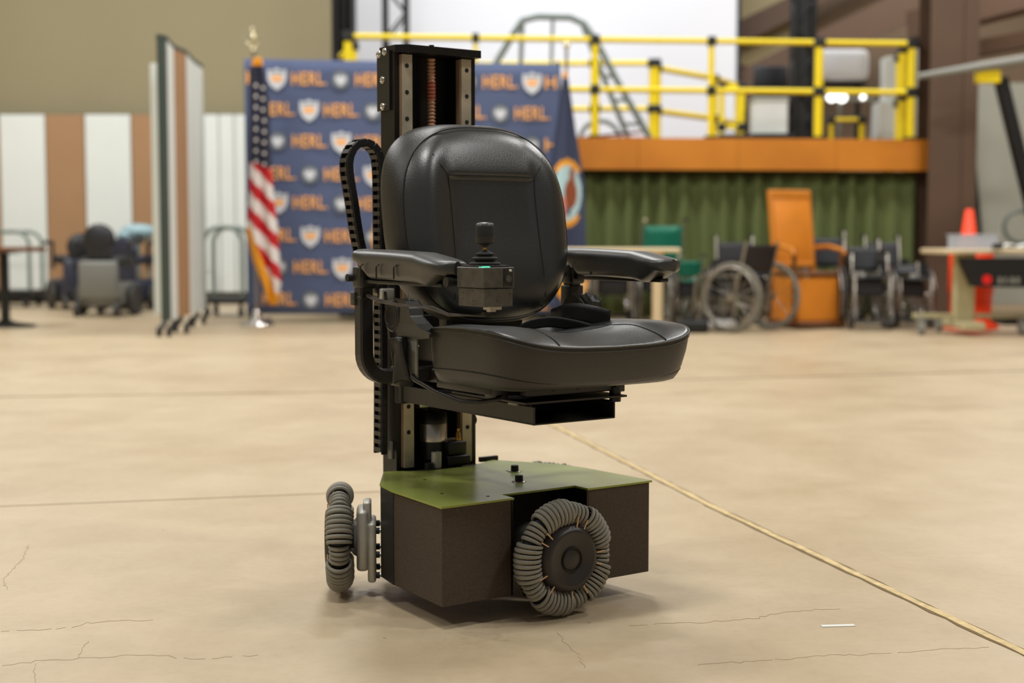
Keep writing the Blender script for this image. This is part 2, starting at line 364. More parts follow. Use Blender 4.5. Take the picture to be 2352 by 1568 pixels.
def wheel(x, y, ang, phase=0., sub=True):
    w = link('wheel', hub_me, CH); w.location = (x, y, .1225); w.rotation_euler = (0, 0, ang)
    counts = [8, 4] * 5; tot = sum(counts); k = 0; 
    for ri, c in enumerate(counts):
        mid = phase + 2 * pi * (k + (c - 1) / 2) / tot
        for j in range(c):
            t = phase + 2 * pi * k / tot; tn = mid + (t - mid) * (.50 if c == 8 else .60)
            pos = Vector((random.uniform(-.0008, .0008), cos(t) * .0915, sin(t) * .0915))
            rad = Vector((0, cos(tn), sin(tn))); tan = Vector((0, -sin(tn), cos(tn)))
            ax = Vector((1, 0, 0))
            mt = Matrix(((ax.x, rad.x, tan.x, pos.x), (ax.y, rad.y, tan.y, pos.y), (ax.z, rad.z, tan.z, pos.z), (0, 0, 0, 1)))
            mt = mt @ Matrix.Rotation(random.uniform(-.05, .05), 4, 'X')
            me = RB[2] if c == 4 else (RB[1] if j in (0, 7) else RB[0])
            link('ring', me, w, mtx=mt)
            k += 1
        tb = phase + 2 * pi * (k - .5) / tot
        link('roller_pin', pin_me, w, mtx=Matrix.Translation((.024, 0, 0)) @ Matrix.Rotation(tb, 4, 'X') @ Matrix.Rotation(random.uniform(-.12, .12), 4, 'X'))
    link('hub_cover', cov_me, w); link('hub_plate', plate_me, w)
    g = link('cover_groove', slot_me, w)
    for q in range(8):
        a = 2 * pi * (q + .5) / 8
        link('hub_bolt', bolt_me, w, (.008, .0735 * cos(a), .0735 * sin(a)))
    return w
wheel(.085, 0, 0, .25)
wheel(-.347, -.284, radians(240), .1)
wheel(-.347, .284, radians(120), .6)
# gearboxes: aluminium castings between each wheel and the housing
def gearbox(x, y, ang, front=False):
    e = MB()
    e.rbox((-.062, -.048, -.066), (-.036, .048, .066), .008, 2)
    e.rbox((-.040, -.035, -.035), (-.030, .035, .038), .006, 2)
    e.rbox((-.078, -.052, -.090), (-.060, .052, .040), .006, 2); e.rbox((-.068, -.03, .0), (-.050, .03, .082), .005, 2)
    e.lathe([(.034, -.07), (.034, -.04), (.022, -.03), (.016, -.012)], (0, 0, .0), (1, 0, 0), 24)
    for s in (-1, 1): e.bar((-.035, s * .028, -.03), (-.012, s * .01, -.006), .008)
    g = e.build('gearbox', 'blackmetal' if front else 'alu', CH); g.location = (x, y, .1225); g.rotation_euler = (0, 0, ang)
    for (yy, zz) in ((-.04, .022), (-.04, -.075), (.04, .022), (.04, -.075), (-.04, -.03), (.04, -.03)):
        MB().cyl((-.066, yy, zz), (-.092, yy, zz), .0045, 12).build('gearbox_bolt', 'steel', g)
        MB().cyl((-.070, yy * 1.02, zz), (-.086, yy * 1.02, zz), .007, 6).build('bolt_nut', 'rubber', g)
    return g
gearbox(-.347, -.284, radians(240)); gearbox(-.347, .284, radians(120)); gearbox(.085, 0, 0, True)
MB().lathe([(.045, 0), (.047, .004), (.047, .07), (.043, .076)], (.058, -.02, .135), (-1, 0, 0), 32).build('drive_motor', 'lgrey', CH)
MB().rbox((-.385, -.16, .05), (-.29, -.14, .20), .004).build('motor_bracket', 'alu', CH)

# mast ---------------------------------------------------------------
MU = -.40
ms = MB()
ms.box((MU - .065, -.108, ZP - .16), (MU - .055, .108, 1.19))
mast = ms.build('mast_back_plate', 'anod', CH)
for s in (-1, 1):
    y0, y1 = sorted((s * .108, s * .096))
    m_ = MB(); m_.box((MU - .055, y0, ZP - .16), (MU - .004, y1, 1.19))
    yy0, yy1 = sorted((s * .098, s * .060)); m_.box((MU - .055, yy0, ZP - .16), (MU - .014, yy1, 1.185))
    m_.build('mast_side', 'anod', CH)
    r0, r1 = sorted((s * .066, s * .092))
    r = MB(); r.box((MU - .014, r0, ZP + .002), (MU + .004, r1, 1.183)).build('guide_rail', 'rail', CH)
    g0, g1 = (r0 - .0035, r0) ; 
    MB().box((MU - .014, g0, ZP + .004), (MU + .001, g1, 1.182)).build('rail_side', 'railside', CH)
    for i in range(16):
        z = 1.158 - i * .059
        if z > ZP + .03:
            MB().lathe([(.0052, 0), (.0052, .0006)], (MU + .004, s * .080, z), (1, 0, 0), 12).build('rail_hole', 'deep', r.users and CH if False else CH)
# top plate of the mast
MB().prism([(MU + .022, -.085), (MU + .022, .108), (MU - .07, .108), (MU - .07, -.108), (MU, -.108)], 1.186, 1.203).build('mast_top_plate', 'anod', CH)
MB().cyl((MU - .02, .0, 1.203), (MU - .02, .0, 1.212), .006, 16).build('top_screw', 'anod', CH)
MB().box((MU - .073, -.113, 1.060), (MU - .018, -.108, 1.192)).build('mast_clamp_plate', 'blackmetal', CH)
MB().box((MU - .073, .108, 1.050), (MU - .018, .112, 1.185)).build('mast_clamp_plate', 'blackmetal', CH)
for (x, z) in ((MU - .062, 1.187), (MU - .036, 1.19), (MU - .046, 1.128), (MU - .046, 1.069)):
    MB().lathe([(.0085, 0), (.008, .003), (.005, .0055), (.0045, .0045), (.002, .003)], (x, -.113, z), (0, -1, 0), 18).build('button_bolt', 'steel', CH)
# lead screw with its thread ridges
ls = MB(); pr = []
z = .84
while z < 1.183:
    pr += [(.0072, z), (.0098, z + .0015), (.0098, z + .0045), (.0072, z + .006)]; z += .0082
ls.lathe(pr, (MU - .022, 0, 0), n=20).build('lead_screw', 'screw', CH)
MB().lathe([(.0101, 1.088), (.0101, 1.118)], (MU - .022, 0, 0), n=20).lathe([(.0101, 1.092), (.0101, 1.098)], (MU - .022, 0, 0), n=20)
for zz in (1.092, 1.1002, 1.1084, 1.1166, 1.1248):
    MB().torus((MU - .022, 0, zz), (0, 0, 1), .0088, .0022, 20, 6).build('red_grease', 'redgrease', CH)
# lift motor in the foot of the mast
MB().lathe([(.030, .265), (.030, .306)], (MU - .01, -.005, 0), n=32).build('lift_motor', 'blackplastic', CH)
MB().lathe([(.0325, .306), (.0325, .346), (.031, .348)], (MU - .01, -.005, 0), n=32).build('motor_sleeve', 'steel', CH)
MB().lathe([(.0325, .348), (.0325, .372), (.012, .374), (.012, .39)], (MU - .01, -.005, 0), n=32).build('motor_cap', 'anod', CH)
MB().rbox((MU - .03, -.05, .385), (MU + .006, .05, .404), .003).build('nut_block', 'steel', CH)
MB().rbox((MU + .006, .006, .276), (MU + .04, .055, .306), .003).build('valve_block', 'blackplastic', CH)
MB().box((MU + .002, .0, .266), (MU + .006, .058, .310)).build('bracket_plate', 'alu', CH)
MB().lathe([(.007, .306), (.007, .312), (.0055, .314), (.006, .322), (.0035, .325), (.0035, .333)], (MU + .022, .042, 0), n=12).build('brass_fitting', 'brass', CH)
MB().rbox((MU + .008, .0, .252), (MU + .046, .062, .274), .003).build('mast_foot_block', 'anod', CH)
MB().cyl((MU + .03, -.022, ZP), (MU + .03, -.022, .285), .012, 18).build('standoff', 'alu', CH)
MB().cyl((MU + .035, -.045, ZP), (MU + .035, -.045, .262), .010, 18).build('foot_bolt', 'rubber', CH)
MB().box((MU - .01, .12, .245), (MU + .0, .17, .256)).build('rear_strip', 'anod', CH)
MB().cyl((MU - .02, .108, .345), (MU - .02, .115, .345), .012, 8).build('side_stud', 'anod', CH)
MB().box((MU - .036, -.112, .27), (MU - .02, -.108, .31)).build('limit_switch', 'lgrey', CH)

# cable chain
cp = [(-.133, .642), (-.178, .745), (-.200, .86), (-.211, .93), (-.203, .965), (-.184, .983), (-.160, .984), (-.139, .968), (-.129, .93), (-.127, .80), (-.127, .6), (-.127, .45), (-.129, .288)]
def resample(pts, step):
    pts = [Vector((p[0], p[1])) for p in pts]; outp = []
    # catmull subdivision
    dense = []
    for i in range(len(pts) - 1):
        p0 = pts[max(i - 1, 0)]; p1 = pts[i]; p2 = pts[i + 1]; p3 = pts[min(i + 2, len(pts) - 1)]
        for k in range(20):
            t = k / 20; dense.append(.5 * ((2 * p1) + (-p0 + p2) * t + (2 * p0 - 5 * p1 + 4 * p2 - p3) * t * t + (-p0 + 3 * p1 - 3 * p2 + p3) * t ** 3))
    dense.append(pts[-1]); acc = 0; outp = [dense[0]]; last = dense[0]
    for d in dense[1:]:
        while (d - last).length >= step:
            last = last + (d - last).normalized() * step; outp.append(last.copy())
    return outp
lk = MB(); 
for xx in (-.017, .017):
    lk.rbox((xx - .002, -.0085, -.0105), (xx + .002, .0085, .0105), .002, 1)
lk.cur = 1; lk.box((-.015, -.0088, -.0048), (.015, -.0068, .0048)); lk.box((-.015, .0068, -.0048), (.015, .0088, .0048)); lk.cur = 0
lk.box((-.015, -.006, -.002), (.015, .006, .002))
lk_me = lk.mesh('chain_link', ['chain', 'chainbar'])
cc = MB(); cr = resample(cp, .0185)
cc.tube([(MU - .04, p.x, p.y) for p in cr], .0045, 8)
chain = cc.build('cable_chain', 'cable', CH)
for i, p in enumerate(cr):
    a = cr[max(i - 1, 0)]; b = cr[min(i + 1, len(cr) - 1)]; d = (b - a).normalized(); ang = math.atan2(d.y, d.x) - pi / 2
    link('chain_link', lk_me, chain, mtx=Matrix.Translation((MU - .04, p.x, p.y)) @ Matrix.Rotation(ang, 4, 'X'))
MB().rbox((MU - .06, -.14, .63), (MU - .01, -.095, .66), .003).build('chain_bracket', 'alu', CH)

# seat bracket (U channel on the mast carriage)
br = MB()
br.box((MU + .004, -.105, .408), (.125, -.101, .442)).box((MU + .004, .097, .408), (.125, .101, .442)).box((MU + .004, -.105, .405), (.125, .101, .409))
brk = br.build('seat_bracket', 'blackmetal', CH); bv = brk.modifiers.new('b', 'BEVEL'); bv.width = .0015; bv.segments = 2
MB().box((-.30, -.098, .412), (-.02, .095, .438)).build('bracket_core', 'deep', CH)
for z in (.441, .422): MB().lathe([(.006, 0), (.006, .003), (.003, .004)], (-.02, -.012, z), (1, 0, 0), 12).build('bracket_bolt', 'steel', CH)
MB().rbox((MU - .008, -.11, .40), (MU + .02, .11, .60), .004).build('carriage', 'blackmetal', CH)
MB().box((-.12, -.14, .450), (.145, .115, .454)).build('swivel_plate', 'blackmetal', CH)
MB().cyl((.125, .10, .440), (.125, .10, .470), .012, 14).build('swivel_bolt', 'anod', CH)
MB().cyl((-.02, 0, .442), (-.02, 0, .462), .055, 28).build('swivel_post', 'anod', CH)
MB().rbox((.045, -.113, .440), (.075, -.105, .447), .002).build('label_tab', 'lgrey', CH)
sf = MB(); sf.rbox((.04, -.165, .458), (.08, -.135, .486), .002).rbox((-.14, -.165, .462), (.07, -.145, .486), .002)
sf.rbox((.04, -.16, .460), (.066, .14, .486), .002).rbox((-.15, .095, .460), (.135, .118, .486), .002).rbox((.098, -.12, .462), (.128, .118, .486), .002)
sf.build('seat_frame', 'blackmetal', CH)
for yy in (-.06, .0): MB().cyl((.128, yy, .474), (.1292, yy, .474), .004, 10).build('frame_hole', 'deep', CH)

# seat cushion ---------------------------------------------------------
def sup(t, a, b, n):
    c, s = cos(t), sin(t); return (a * math.copysign(abs(c) ** (2 / n), c), b * math.copysign(abs(s) ** (2 / n), s))
SU, SA, SB = .072, .176, .236
def seat_xy(t, r):
    x, y = sup(t, SA, SB, 5.0); return (SU + x * r, y * r)
def seat_z(x, y, r):
    vh = abs(y) / SB; uh = (x - SU) / SA
    edge = .579 + .010 * vh ** 2 + .012 * (1 - uh ** 2) * vh ** 3 - .014 * max(0, uh) ** 2 * (1 - vh ** 4)
    bol = .006 * math.exp(-((vh - .68) / .2) ** 2) * (1 - .35 * max(0, uh) ** 2)
    bowl = -.008 * math.exp(-(y / .10) ** 2) * (1 - .2 * uh) + .007 * math.exp(-((uh - .45) / .3) ** 2) * math.exp(-(vh / .9) ** 4)
    k = 1 - r ** 10; k = k if k > 0 else 0
    return edge + (bol + bowl + .008) * k
NT = 96
def seat_mesh():
    mb = MB(); NR = 30; vs = []
    for i in range(NR + 1):
        r = (i / NR) ** .7
        for k in range(NT):
            t = 2 * pi * k / NT; x, y = seat_xy(t, r); vs.append((x, y, seat_z(x, y, r)))
    prof = [(1.008, -.004, 0), (1.012, -.010, 0), (1.010, -.04, 0), (1.0, -.070, .1), (.985, -.086, .5), (.955, -.096, 1), (.90, -.100, 1), (.5, -.100, 1), (.02, -.100, 1)]
    for (sc, dz, flat) in prof:
        for k in range(NT):
            t = 2 * pi * k / NT; x, y = seat_xy(t, 1); zz = seat_z(x, y, 1)
            fr = max(0, (x - SU) / SA)
            z_ = (zz + dz) * (1 - flat) + (.583 + dz) * flat
            q_ = (-dz / .100); sl = 1 - .15 * q_ ** 1.3 * fr ** .8; sy = 1 - .05 * q_ ** 1.5 * fr
            vs.append((SU + (x - SU) * sc * sl, y * sc * sy, z_ + (.012 if flat >= 1 and fr < .3 else 0) * 0))
    tot = NR + 1 + len(prof)
    for i in range(tot - 1):
        for k in range(NT):
            mb.f.append((i * NT + k, i * NT + (k + 1) % NT, (i + 1) * NT + (k + 1) % NT, (i + 1) * NT + k)); mb.sm.append(True); mb.mi.append(0 if i < NR else 1)
    mb.v = vs; return mb
seat = seat_mesh().build('seat_cushion', ['leather', 'leather_side'], CH)
def loopseam(dr, dz, rad, name, m, par):
    pts = []
    for k in range(NT):
        t = 2 * pi * k / NT; x, y = seat_xy(t, 1); pts.append((SU + (x - SU) * dr, y * dr, seat_z(x, y, 1) + dz))
    return MB().tube(pts, rad, 6, closed=True).build(name, m, par)
loopseam(1.010, -.002, .0021, 'seat_piping', 'piping', seat)
loopseam(1.0135, -.010, .0007, 'seat_stitching', 'piping', seat)
pts = []
for k in range(NT):
    t = 2 * pi * k / NT; x, y = seat_xy(t, 1); fr = max(0, (x - SU) / SA); q_ = .80; zz = seat_z(x, y, 1); pts.append((SU + (x - SU) * .994 * (1 - .15 * q_ ** 1.3 * fr ** .8), y * .994 * (1 - .05 * q_ ** 1.5 * fr), (zz - .078) * .6 + .4 * (.583 - .078)))
MB().tube(pts, .0012, 6, closed=True).build('lower_seam', 'seam', seat)
for ys in (-.118, .118):
    pts = []
    for i in range(24):
        x = SU - .16 + .333 * i / 23; yy = ys * (1 + .12 * (i / 23) ** 2); r = max(abs(x - SU) / SA, abs(yy) / SB); pts.append((x, yy, seat_z(x, yy, r) + .0004))
    MB().tube(pts, .0012, 6).build('seat_seam', 'seam', seat)
pts = [(SU - .01 + .02 * math.cos(i / 8 * pi), -.118 + .236 * i / 16, 0) for i in range(17)]
pts = [(x, y, seat_z(x, y, .5) + .0004) for x, y, _ in pts]
MB().tube(pts, .0012, 6).build('seat_seam', 'seam', seat)

# backrest ---------------------------------------------------------------
BZ, BHH, BW = .804, .217, .220
def brec(z): return -.128 - .16 * (z - .60)
def bout(t, r, nn=2.75):
    c, s = cos(t), sin(t)
    n = nn if s > 0 else 2.9
    y = BW * math.copysign(abs(c) ** (2 / n), c); z = BHH * math.copysign(abs(s) ** (2 / n), s)
    wid = 1 - .02 * max(0, (z / BHH)) ** 2 - .10 * max(0, -z / BHH) ** 2.2
    return y * wid * r, BZ + z * r
def bdep(y, z, r):
    a = abs(y)
    d = -.030 * r ** 9
    d += .014 * math.exp(-((a - .165) / .042) ** 2) * (1 - r ** 12)
    pan = 1 / (1 + math.exp((a - .107) / .004))
    d += -.004 * pan
    if True:
        g = (z - .906)
        d += pan * (.009 * math.exp(-(max(0, g) / .05) ** 2) * (1 if g > 0 else math.exp(-(g / .004) ** 2)) - .003 * math.exp(-(g / .004) ** 2))
    d += pan * .007 * math.exp(-((z - .70) / .08) ** 2)
    return d
def back_mesh():
    mb = MB(); NR = 60; vs = []; NB = 120
    for i in range(NR + 1):
        r = (i / NR) ** .8
        for k in range(NB):
            t = 2 * pi * k / NB; y, z = bout(t, r * .955); vs.append((brec(z) + bdep(y, z, r), y, z))
    prof = [(.972, -.036), (.992, -.050), (1.0, -.070), (.998, -.095), (.98, -.112), (.93, -.120), (.4, -.124), (.02, -.124)]
    for sc, dx in prof:
        for k in range(NB):
            t = 2 * pi * k / NB; y, z = bout(t, sc, 2.75 + .6 * min(1, (-dx - .036) / .05)); vs.append((brec(z) + dx, y, z))
    tot = NR + 1 + len(prof)
    for i in range(tot - 1):
        for k in range(NB):
            mb.f.append((i * NB + k, (i + 1) * NB + k, (i + 1) * NB + (k + 1) % NB, i * NB + (k + 1) % NB)); mb.sm.append(True); mb.mi.append(0 if i < NR else 1)
    mb.v = vs; return mb
back = back_mesh().build('backrest', ['leather', 'leather_side'], CH)
pts = []
for k in range(120):
    t = 2 * pi * k / 120; y, z = bout(t, .958); pts.append((brec(z) - .0295, y, z))
MB().tube(pts, .0014, 6, closed=True).build('backrest_piping', 'seam', back)
def bseam(pl):
    P_ = []
    for (y, z) in pl:
        rr = 0
        for q in range(1, 101):
            t = math.atan2((z - BZ) / BHH, y / BW)
        # radial fraction by bisection along outline direction
        lo, hi = .0, 1.0
        ang = math.atan2(z - BZ, y)
        best = min(range(360), key=lambda k: abs(((math.atan2(bout(radians(k), 1)[1] - BZ, bout(radians(k), 1)[0]) - ang + pi) % (2 * pi)) - pi))
        yy, zz = bout(radians(best), 1); rr = min(1, math.hypot(y, z - BZ) / math.hypot(yy, zz - BZ) / .955)
        if math.hypot(y, z - BZ) < .975 * .955 * math.hypot(yy, zz - BZ): P_.append((brec(z) + bdep(y, z, rr) + .0004, y, z))
    return P_
for s in (-1, 1):
    pl = [ (s * .143, .950), (s * .128, .925), (s * .112, .906), (s * .110, .87), (s * .110, .82), (s * .111, .76), (s * .114, .70), (s * .118, .65), (s * .118, .622)]
    MB().tube(bseam(pl), .0011, 6).build('backrest_seam', 'seam', back)
MB().tube(bseam([(-.108 + .216 * i / 20, .9065) for i in range(21)]), .0014, 6).build('backrest_seam', 'seam', back)
MB().rbox((-.235, -.10, .52), (-.20, .10, .66), .004).build('back_frame', 'blackmetal', CH)
MB().rbox((-.36, -.08, .50), (-.22, .08, .56), .004).build('back_mount', 'blackmetal', CH)

# armrests
def armrest(s):
    root = MB()
    root.smooth = True
    rows = []; N2 = 60; K = 32
    vs = []
    L0, L1 = -.254, .108
    for i in range(N2 + 1):
        q = i / N2; x = L0 + (L1 - L0) * q
        end = 1.0
        if q < .035: end = .86 + .14 * math.sin(q / .035 * pi / 2)
        if q > .84: end = max(.18, (1 - ((q - .84) / .161) ** 2.6) ** (1 / 2.2))
        hw = (.034 + .0075 * min(1, q / .8) ** 2) * end
        ztop = .7470 - .010 * q ** 2 - .012 * max(0, q - .70) / .30
        hgt = .027 + .031 * min(1, max(0, (q - .05) / .12)) ** .8
        if q > .80: hgt = .058 - .030 * min(1, (q - .80) / .13) ** 1.2
        zb = ztop - hgt * (1 if q < .97 else .8)
        for k in range(K):
            t = 2 * pi * k / K; yy, zz = sup(t, hw, .5, 3.8)
            z_ = (zb + ztop) / 2 + zz * (ztop - zb)
            yy *= .88 + .12 * min(1, max(0, (z_ - (ztop - .030)) / .014))
            vs.append((x, s * .271 + yy, z_ + (.0035 * (1 - (yy / hw) ** 2) if zz > 0 else 0)))
    fs = [(i * K + k, i * K + (k + 1) % K, (i + 1) * K + (k + 1) % K, (i + 1) * K + k) for i in range(N2) for k in range(K)]
    root.add(vs, fs, True); root.add(vs[:K], [tuple(range(K))[::-1]], True); root.add(vs[-K:], [tuple(range(K))], True)
    pad = root.build('armrest', 'pad', CH)
    for x in (-.205, -.140, -.070):
        for ss in (-1, 1):
            MB().tube([(x, s * .275 + ss * .0320, .692), (x, s * .275 + ss * .0325, .712), (x + .003, s * .275 + ss * .0330, .717), (x + .012, s * .275 + ss * .0335, .719)], .0018, 6).build('grip_notch', 'blackplastic', pad)
    MB().rbox((-.266, s * .275 - .020, .668), (-.225, s * .275 + .020, .715), .006).build('armrest_hinge', 'blackmetal', pad)
    MB().cyl((-.268, s * .275 - .03, .69), (-.268, s * .275 + .03, .69), .008, 14).build('hinge_pin', 'rubber', pad)
    MB().rbox((-.24, s * .275 - .012, .679), (.075, s * .275 + .012, .687), .002).build('armrest_bar', 'blackmetal', pad)
    # post and curved tube
    pts = [(-.25, s * .275, .672), (-.25, s * .275, .60), (-.25, s * .275, .53)]
    for k in range(1, 9):
        a = k / 8 * pi / 2; pts.append((-.25, s * (.275 - .05 * (1 - cos(a))), .53 - .05 * sin(a) - .0))
    pts += [(-.25, s * .16, .480), (-.25, s * .06, .480)]
    tb = MB(); P_ = [Vector(p) for p in pts]
    # squared tube
    for i, p in enumerate(P_):
        t = (P_[min(i + 1, len(P_) - 1)] - P_[max(i - 1, 0)]).normalized(); a = Vector((1, 0, 0)); b = t.cross(a)
        w = .0155
        for (ii, jj) in ((-1, -.75), (-.75, -1), (.75, -1), (1, -.75), (1, .75), (.75, 1), (-.75, 1), (-1, .75)):
            tb.v.append(tuple(p + a * w * ii + b * w * jj))
    for i in range(len(P_) - 1):
        for k in range(8): tb.f.append((i * 8 + k, i * 8 + (k + 1) % 8, (i + 1) * 8 + (k + 1) % 8, (i + 1) * 8 + k)); tb.mi.append(0); tb.sm.append(False)
    tb.add(tb.v[:8], [tuple(range(8))], False); tb.add(tb.v[-12:-4] if False else [tb.v[len(P_) * 8 - 8 + q] for q in range(8)], [tuple(range(8))], False)
    tb.build('armrest_tube', 'blackmetal', CH)
    MB().rbox((-.2675, s * .275 - .0165, .645 if s < 0 else .59), (-.2325, s * .275 + .0165, .652 if s < 0 else .636), .002).build('height_clamp', 'blackmetal', CH)
    if s < 0: MB().rbox((-.272, -.296, .632), (-.256, -.288, .660), .002).build('clamp_knob', 'boxgrey', CH)
    else: MB().rbox((-.268, s * .275 - .02, .52), (-.232, s * .275 + .02, .665), .003).build('post_sleeve', 'blackplastic', CH)
    return pad
armrest(-1); armrest(1)
# recliner hinge covers and levers
for s in (-1, 1):
    h = MB(); 
    yo = s * .245
    h.lathe([(.029, 0), (.0335, .003), (.0345, .008), (.0345, .030)], (-.178, yo + s * .006, .612), (0, -s, 0), 32).build('hinge_cover', 'blackplastic', CH)
    MB().torus((-.178, yo + s * .0062, .612), (0, 1, 0), .022, .0012, 28, 6).build('cover_rim', 'pad', CH)
    arm = [(-.161, .648), (-.130, .645), (-.112, .632), (-.107, .614), (-.087, .600), (-.063, .588), (-.033, .584), (-.034, .576), (-.069, .572), (-.112, .575), (-.155, .574), (-.162, .583), (-.152, .599), (-.143, .613), (-.142, .629), (-.150, .641)]
    y0, y1 = sorted((yo + s * .004, yo - s * .030)); nn = len(arm)
    a_ = MB().add([(x, y0, z) for x, z in arm] + [(x, y1, z) for x, z in arm], [tuple(range(nn)), tuple(range(nn, 2 * nn))[::-1]] + [(i, (i + 1) % nn, nn + (i + 1) % nn, nn + i) for i in range(nn)], False).build('recline_lever', 'pad', CH)
    b_ = a_.modifiers.new('b', 'BEVEL'); b_.width = .0022; b_.segments = 3
    MB().rbox((-.19, yo - s * .02 - .006, .50), (-.12, yo - s * .02 + .004, .60), .003).build('hinge_plate', 'blackmetal', CH)
    MB().rbox((-.13, s * .238 - .003, .485), (-.095, s * .238 + .003, .572), .002).build('side_bracket', 'lgrey' if s < 0 else 'blackmetal', CH)
# slide lever
MB().tube([(-.105, -.245, .492), (-.09, -.245, .486), (-.03, -.235, .467), (.03, -.215, .452), (.065, -.19, .452), (.085, -.16, .458), (.07, -.14, .466)], [.006, .0055, .0045, .0045, .0045, .0045, .004], 8).build('slide_lever', 'blackmetal', CH)
MB().rbox((-.27, -.12, .462), (-.10, -.08, .492), .004).build('cross_clamp', 'blackmetal', CH)
MB().rbox((-.262, -.205, .458), (-.222, -.17, .500), .003).build('tube_clamp', 'blackmetal', CH)
# hanging belt tail at the rear side
bl = MB(); bl.grid(lambda a, b: (-.180 + .075 * a + .008 * sin(6 * a), -.255 + .012 * sin(5 * a + 2 * b), .565 - .085 * b + .004 * sin(9 * a)), 12, 14)
solid(bl.build('belt_tail', 'belt', CH), .006)
MB().rbox((-.150, -.262, .545), (-.118, -.246, .572), .006, 2).build('belt_buckle', 'blackplastic', CH)
MB().tube([(-.23, -.235, .66), (-.21, -.24, .60), (-.20, -.235, .53), (-.215, -.22, .49)], .0035, 8).build('frame_cable', 'cable', CH)
MB().tube([(-.15, -.225, .66), (-.135, -.23, .62), (-.13, -.228, .57), (-.12, -.22, .55)], .0025, 8).build('recline_rod', 'steel', CH)
# belts lying on the seat
def ribbon(path, w0, name):
    pts = [Vector(p) for p in path]; dense = []
    for i in range(len(pts) - 1):
        p0 = pts[max(i - 1, 0)]; p1 = pts[i]; p2 = pts[i + 1]; p3 = pts[min(i + 2, len(pts) - 1)]
        for k in range(8):
            t = k / 8; dense.append(.5 * ((2 * p1) + (-p0 + p2) * t + (2 * p0 - 5 * p1 + 4 * p2 - p3) * t * t + (-p0 + 3 * p1 - 3 * p2 + p3) * t ** 3))
    dense.append(pts[-1]); n_ = len(dense) - 1
    def fn(a, b):
        p = dense[min(n_, int(round(b * n_)))]; return (p.x + .010 * (a - .5), p.y, p.z + w0 * (a - .5))
    o = MB().grid(fn, 4, n_).build(name, 'belt', CH); solid(o, .0022); return o
ribbon([(-.14, .13, .596), (-.10, .12, .604), (-.06, .112, .612), (-.01, .112, .614), (.025, .130, .608), (.035, .155, .600), (.015, .170, .596)], .042, 'seat_belt')
ribbon([(-.03, -.03, .584), (-.02, -.005, .594), (-.01, .04, .598), (.01, .085, .590), (.03, .11, .582)], .022, 'seat_belt')
MB().tube([(-.13, .215, .645), (-.115, .222, .625), (-.12, .225, .60)], .010, 8).build('belt_anchor', 'leather', CH)

# joystick control box
jb = MB(); jb.rbox((.120, -.281, .681), (.212, -.213, .719), .0012, 1)
jbox = jb.build('joystick_box', 'boxgrey', CH)
MB().rbox((.122, -.279, .646), (.210, -.215, .680), .0012, 1).build('lower_box', 'boxgrey', jbox)
MB().box((.212, -.238, .684), (.2132, -.217, .716)).build('socket_plate', 'blackmetal', jbox)
MB().lathe([(.0088, 0), (.0088, .002), (.0075, .0022), (.0074, .0008), (.0001, .0008)], (.2132, -.2275, .698), (1, 0, 0), 24).build('round_socket', 'rubber', jbox)
MB().lathe([(.0066, 0), (.0066, .0012)], (.2138, -.2275, .698), (1, 0, 0), 24).build('socket_face', 'boxgrey', jbox)
for (dy, dz) in ((-.003, .001), (.003, .001), (0, -.0035)):
    MB().cyl((.2148, -.2275 + dy, .698 + dz), (.2152, -.2275 + dy, .698 + dz), .0009, 8).build('socket_pin', 'deep', jbox)
MB().cyl((.2132, -.2345, .7125), (.2144, -.2345, .7125), .0022, 12).build('plate_screw', 'rubber', jbox)
MB().rbox((.2130, -.2265, .7105), (.2152, -.2195, .7150), .0015, 2).build('release_tab', 'steel', jbox)
MB().cyl((.2132, -.2205, .6875), (.2144, -.2205, .6875), .0024, 12).build('plate_screw', 'rubber', jbox)
for (u_, z_) in ((.140, .671), (.138, .660), (.172, .657), (.175, .650), (.170, .675)):
    MB().cyl((u_, -.2792, z_), (u_, -.2796, z_), .001, 8).build('screw_hole', 'deep', jbox)
for (v_, z_) in ((-.222, .670), (-.250, .657)):
    MB().cyl((.2101, v_, z_), (.2106, v_, z_), .0012, 8).build('screw_hole', 'deep', jbox)
MB().rbox((.190, -.278, .7186), (.205, -.262, .7205), .0008, 1).build('status_light', 'led', jbox)
MB().rbox((.132, -.278, .719), (.200, -.216, .7225), .001, 1).build('boot_flange', 'rubber', jbox)
jc = (.166, -.248)
MB().lathe([(.0285, .7225), (.030, .7250), (.0285, .7275), (.019, .7285), (.0185, .7310), (.0235, .7330), (.0245, .7350), (.0225, .7372), (.015, .7385), (.0148, .7405), (.0180, .7420), (.0187, .7435), (.014, .7455), (.008, .7490), (.0045, .7510)], (*jc, 0), n=32).build('rubber_boot', 'rubber', jbox)
MB().cyl((*jc, .750), (*jc, .757), .0036, 14).build('shaft', 'brass', jbox)
MB().lathe([(.0075, .755), (.0085, .760), (.0105, .761), (.0165, .763), (.0180, .767), (.0186, .7765)], (*jc, 0), n=32).build('knob_base', 'blackplastic', jbox)
MB().lathe([(.0174, .7765), (.0174, .792), (.0170, .7945)], (*jc, 0), n=32).build('knob_grip', 'rubber', jbox)
MB().lathe([(.0168, .7945), (.0160, .7995), (.0135, .8010), (.008, .8015), (.0001, .8025)], (*jc, 0), n=32).build('knob_cap', 'pad', jbox)
MB().rbox((.108, -.262, .683), (.121, -.238, .700), .003).build('mount_clip', 'blackmetal', jbox)
MB().cyl((.098, -.292, .690), (.098, -.255, .690), .010, 18).build('mount_knob', 'blackplastic', jbox)
cb = MB()
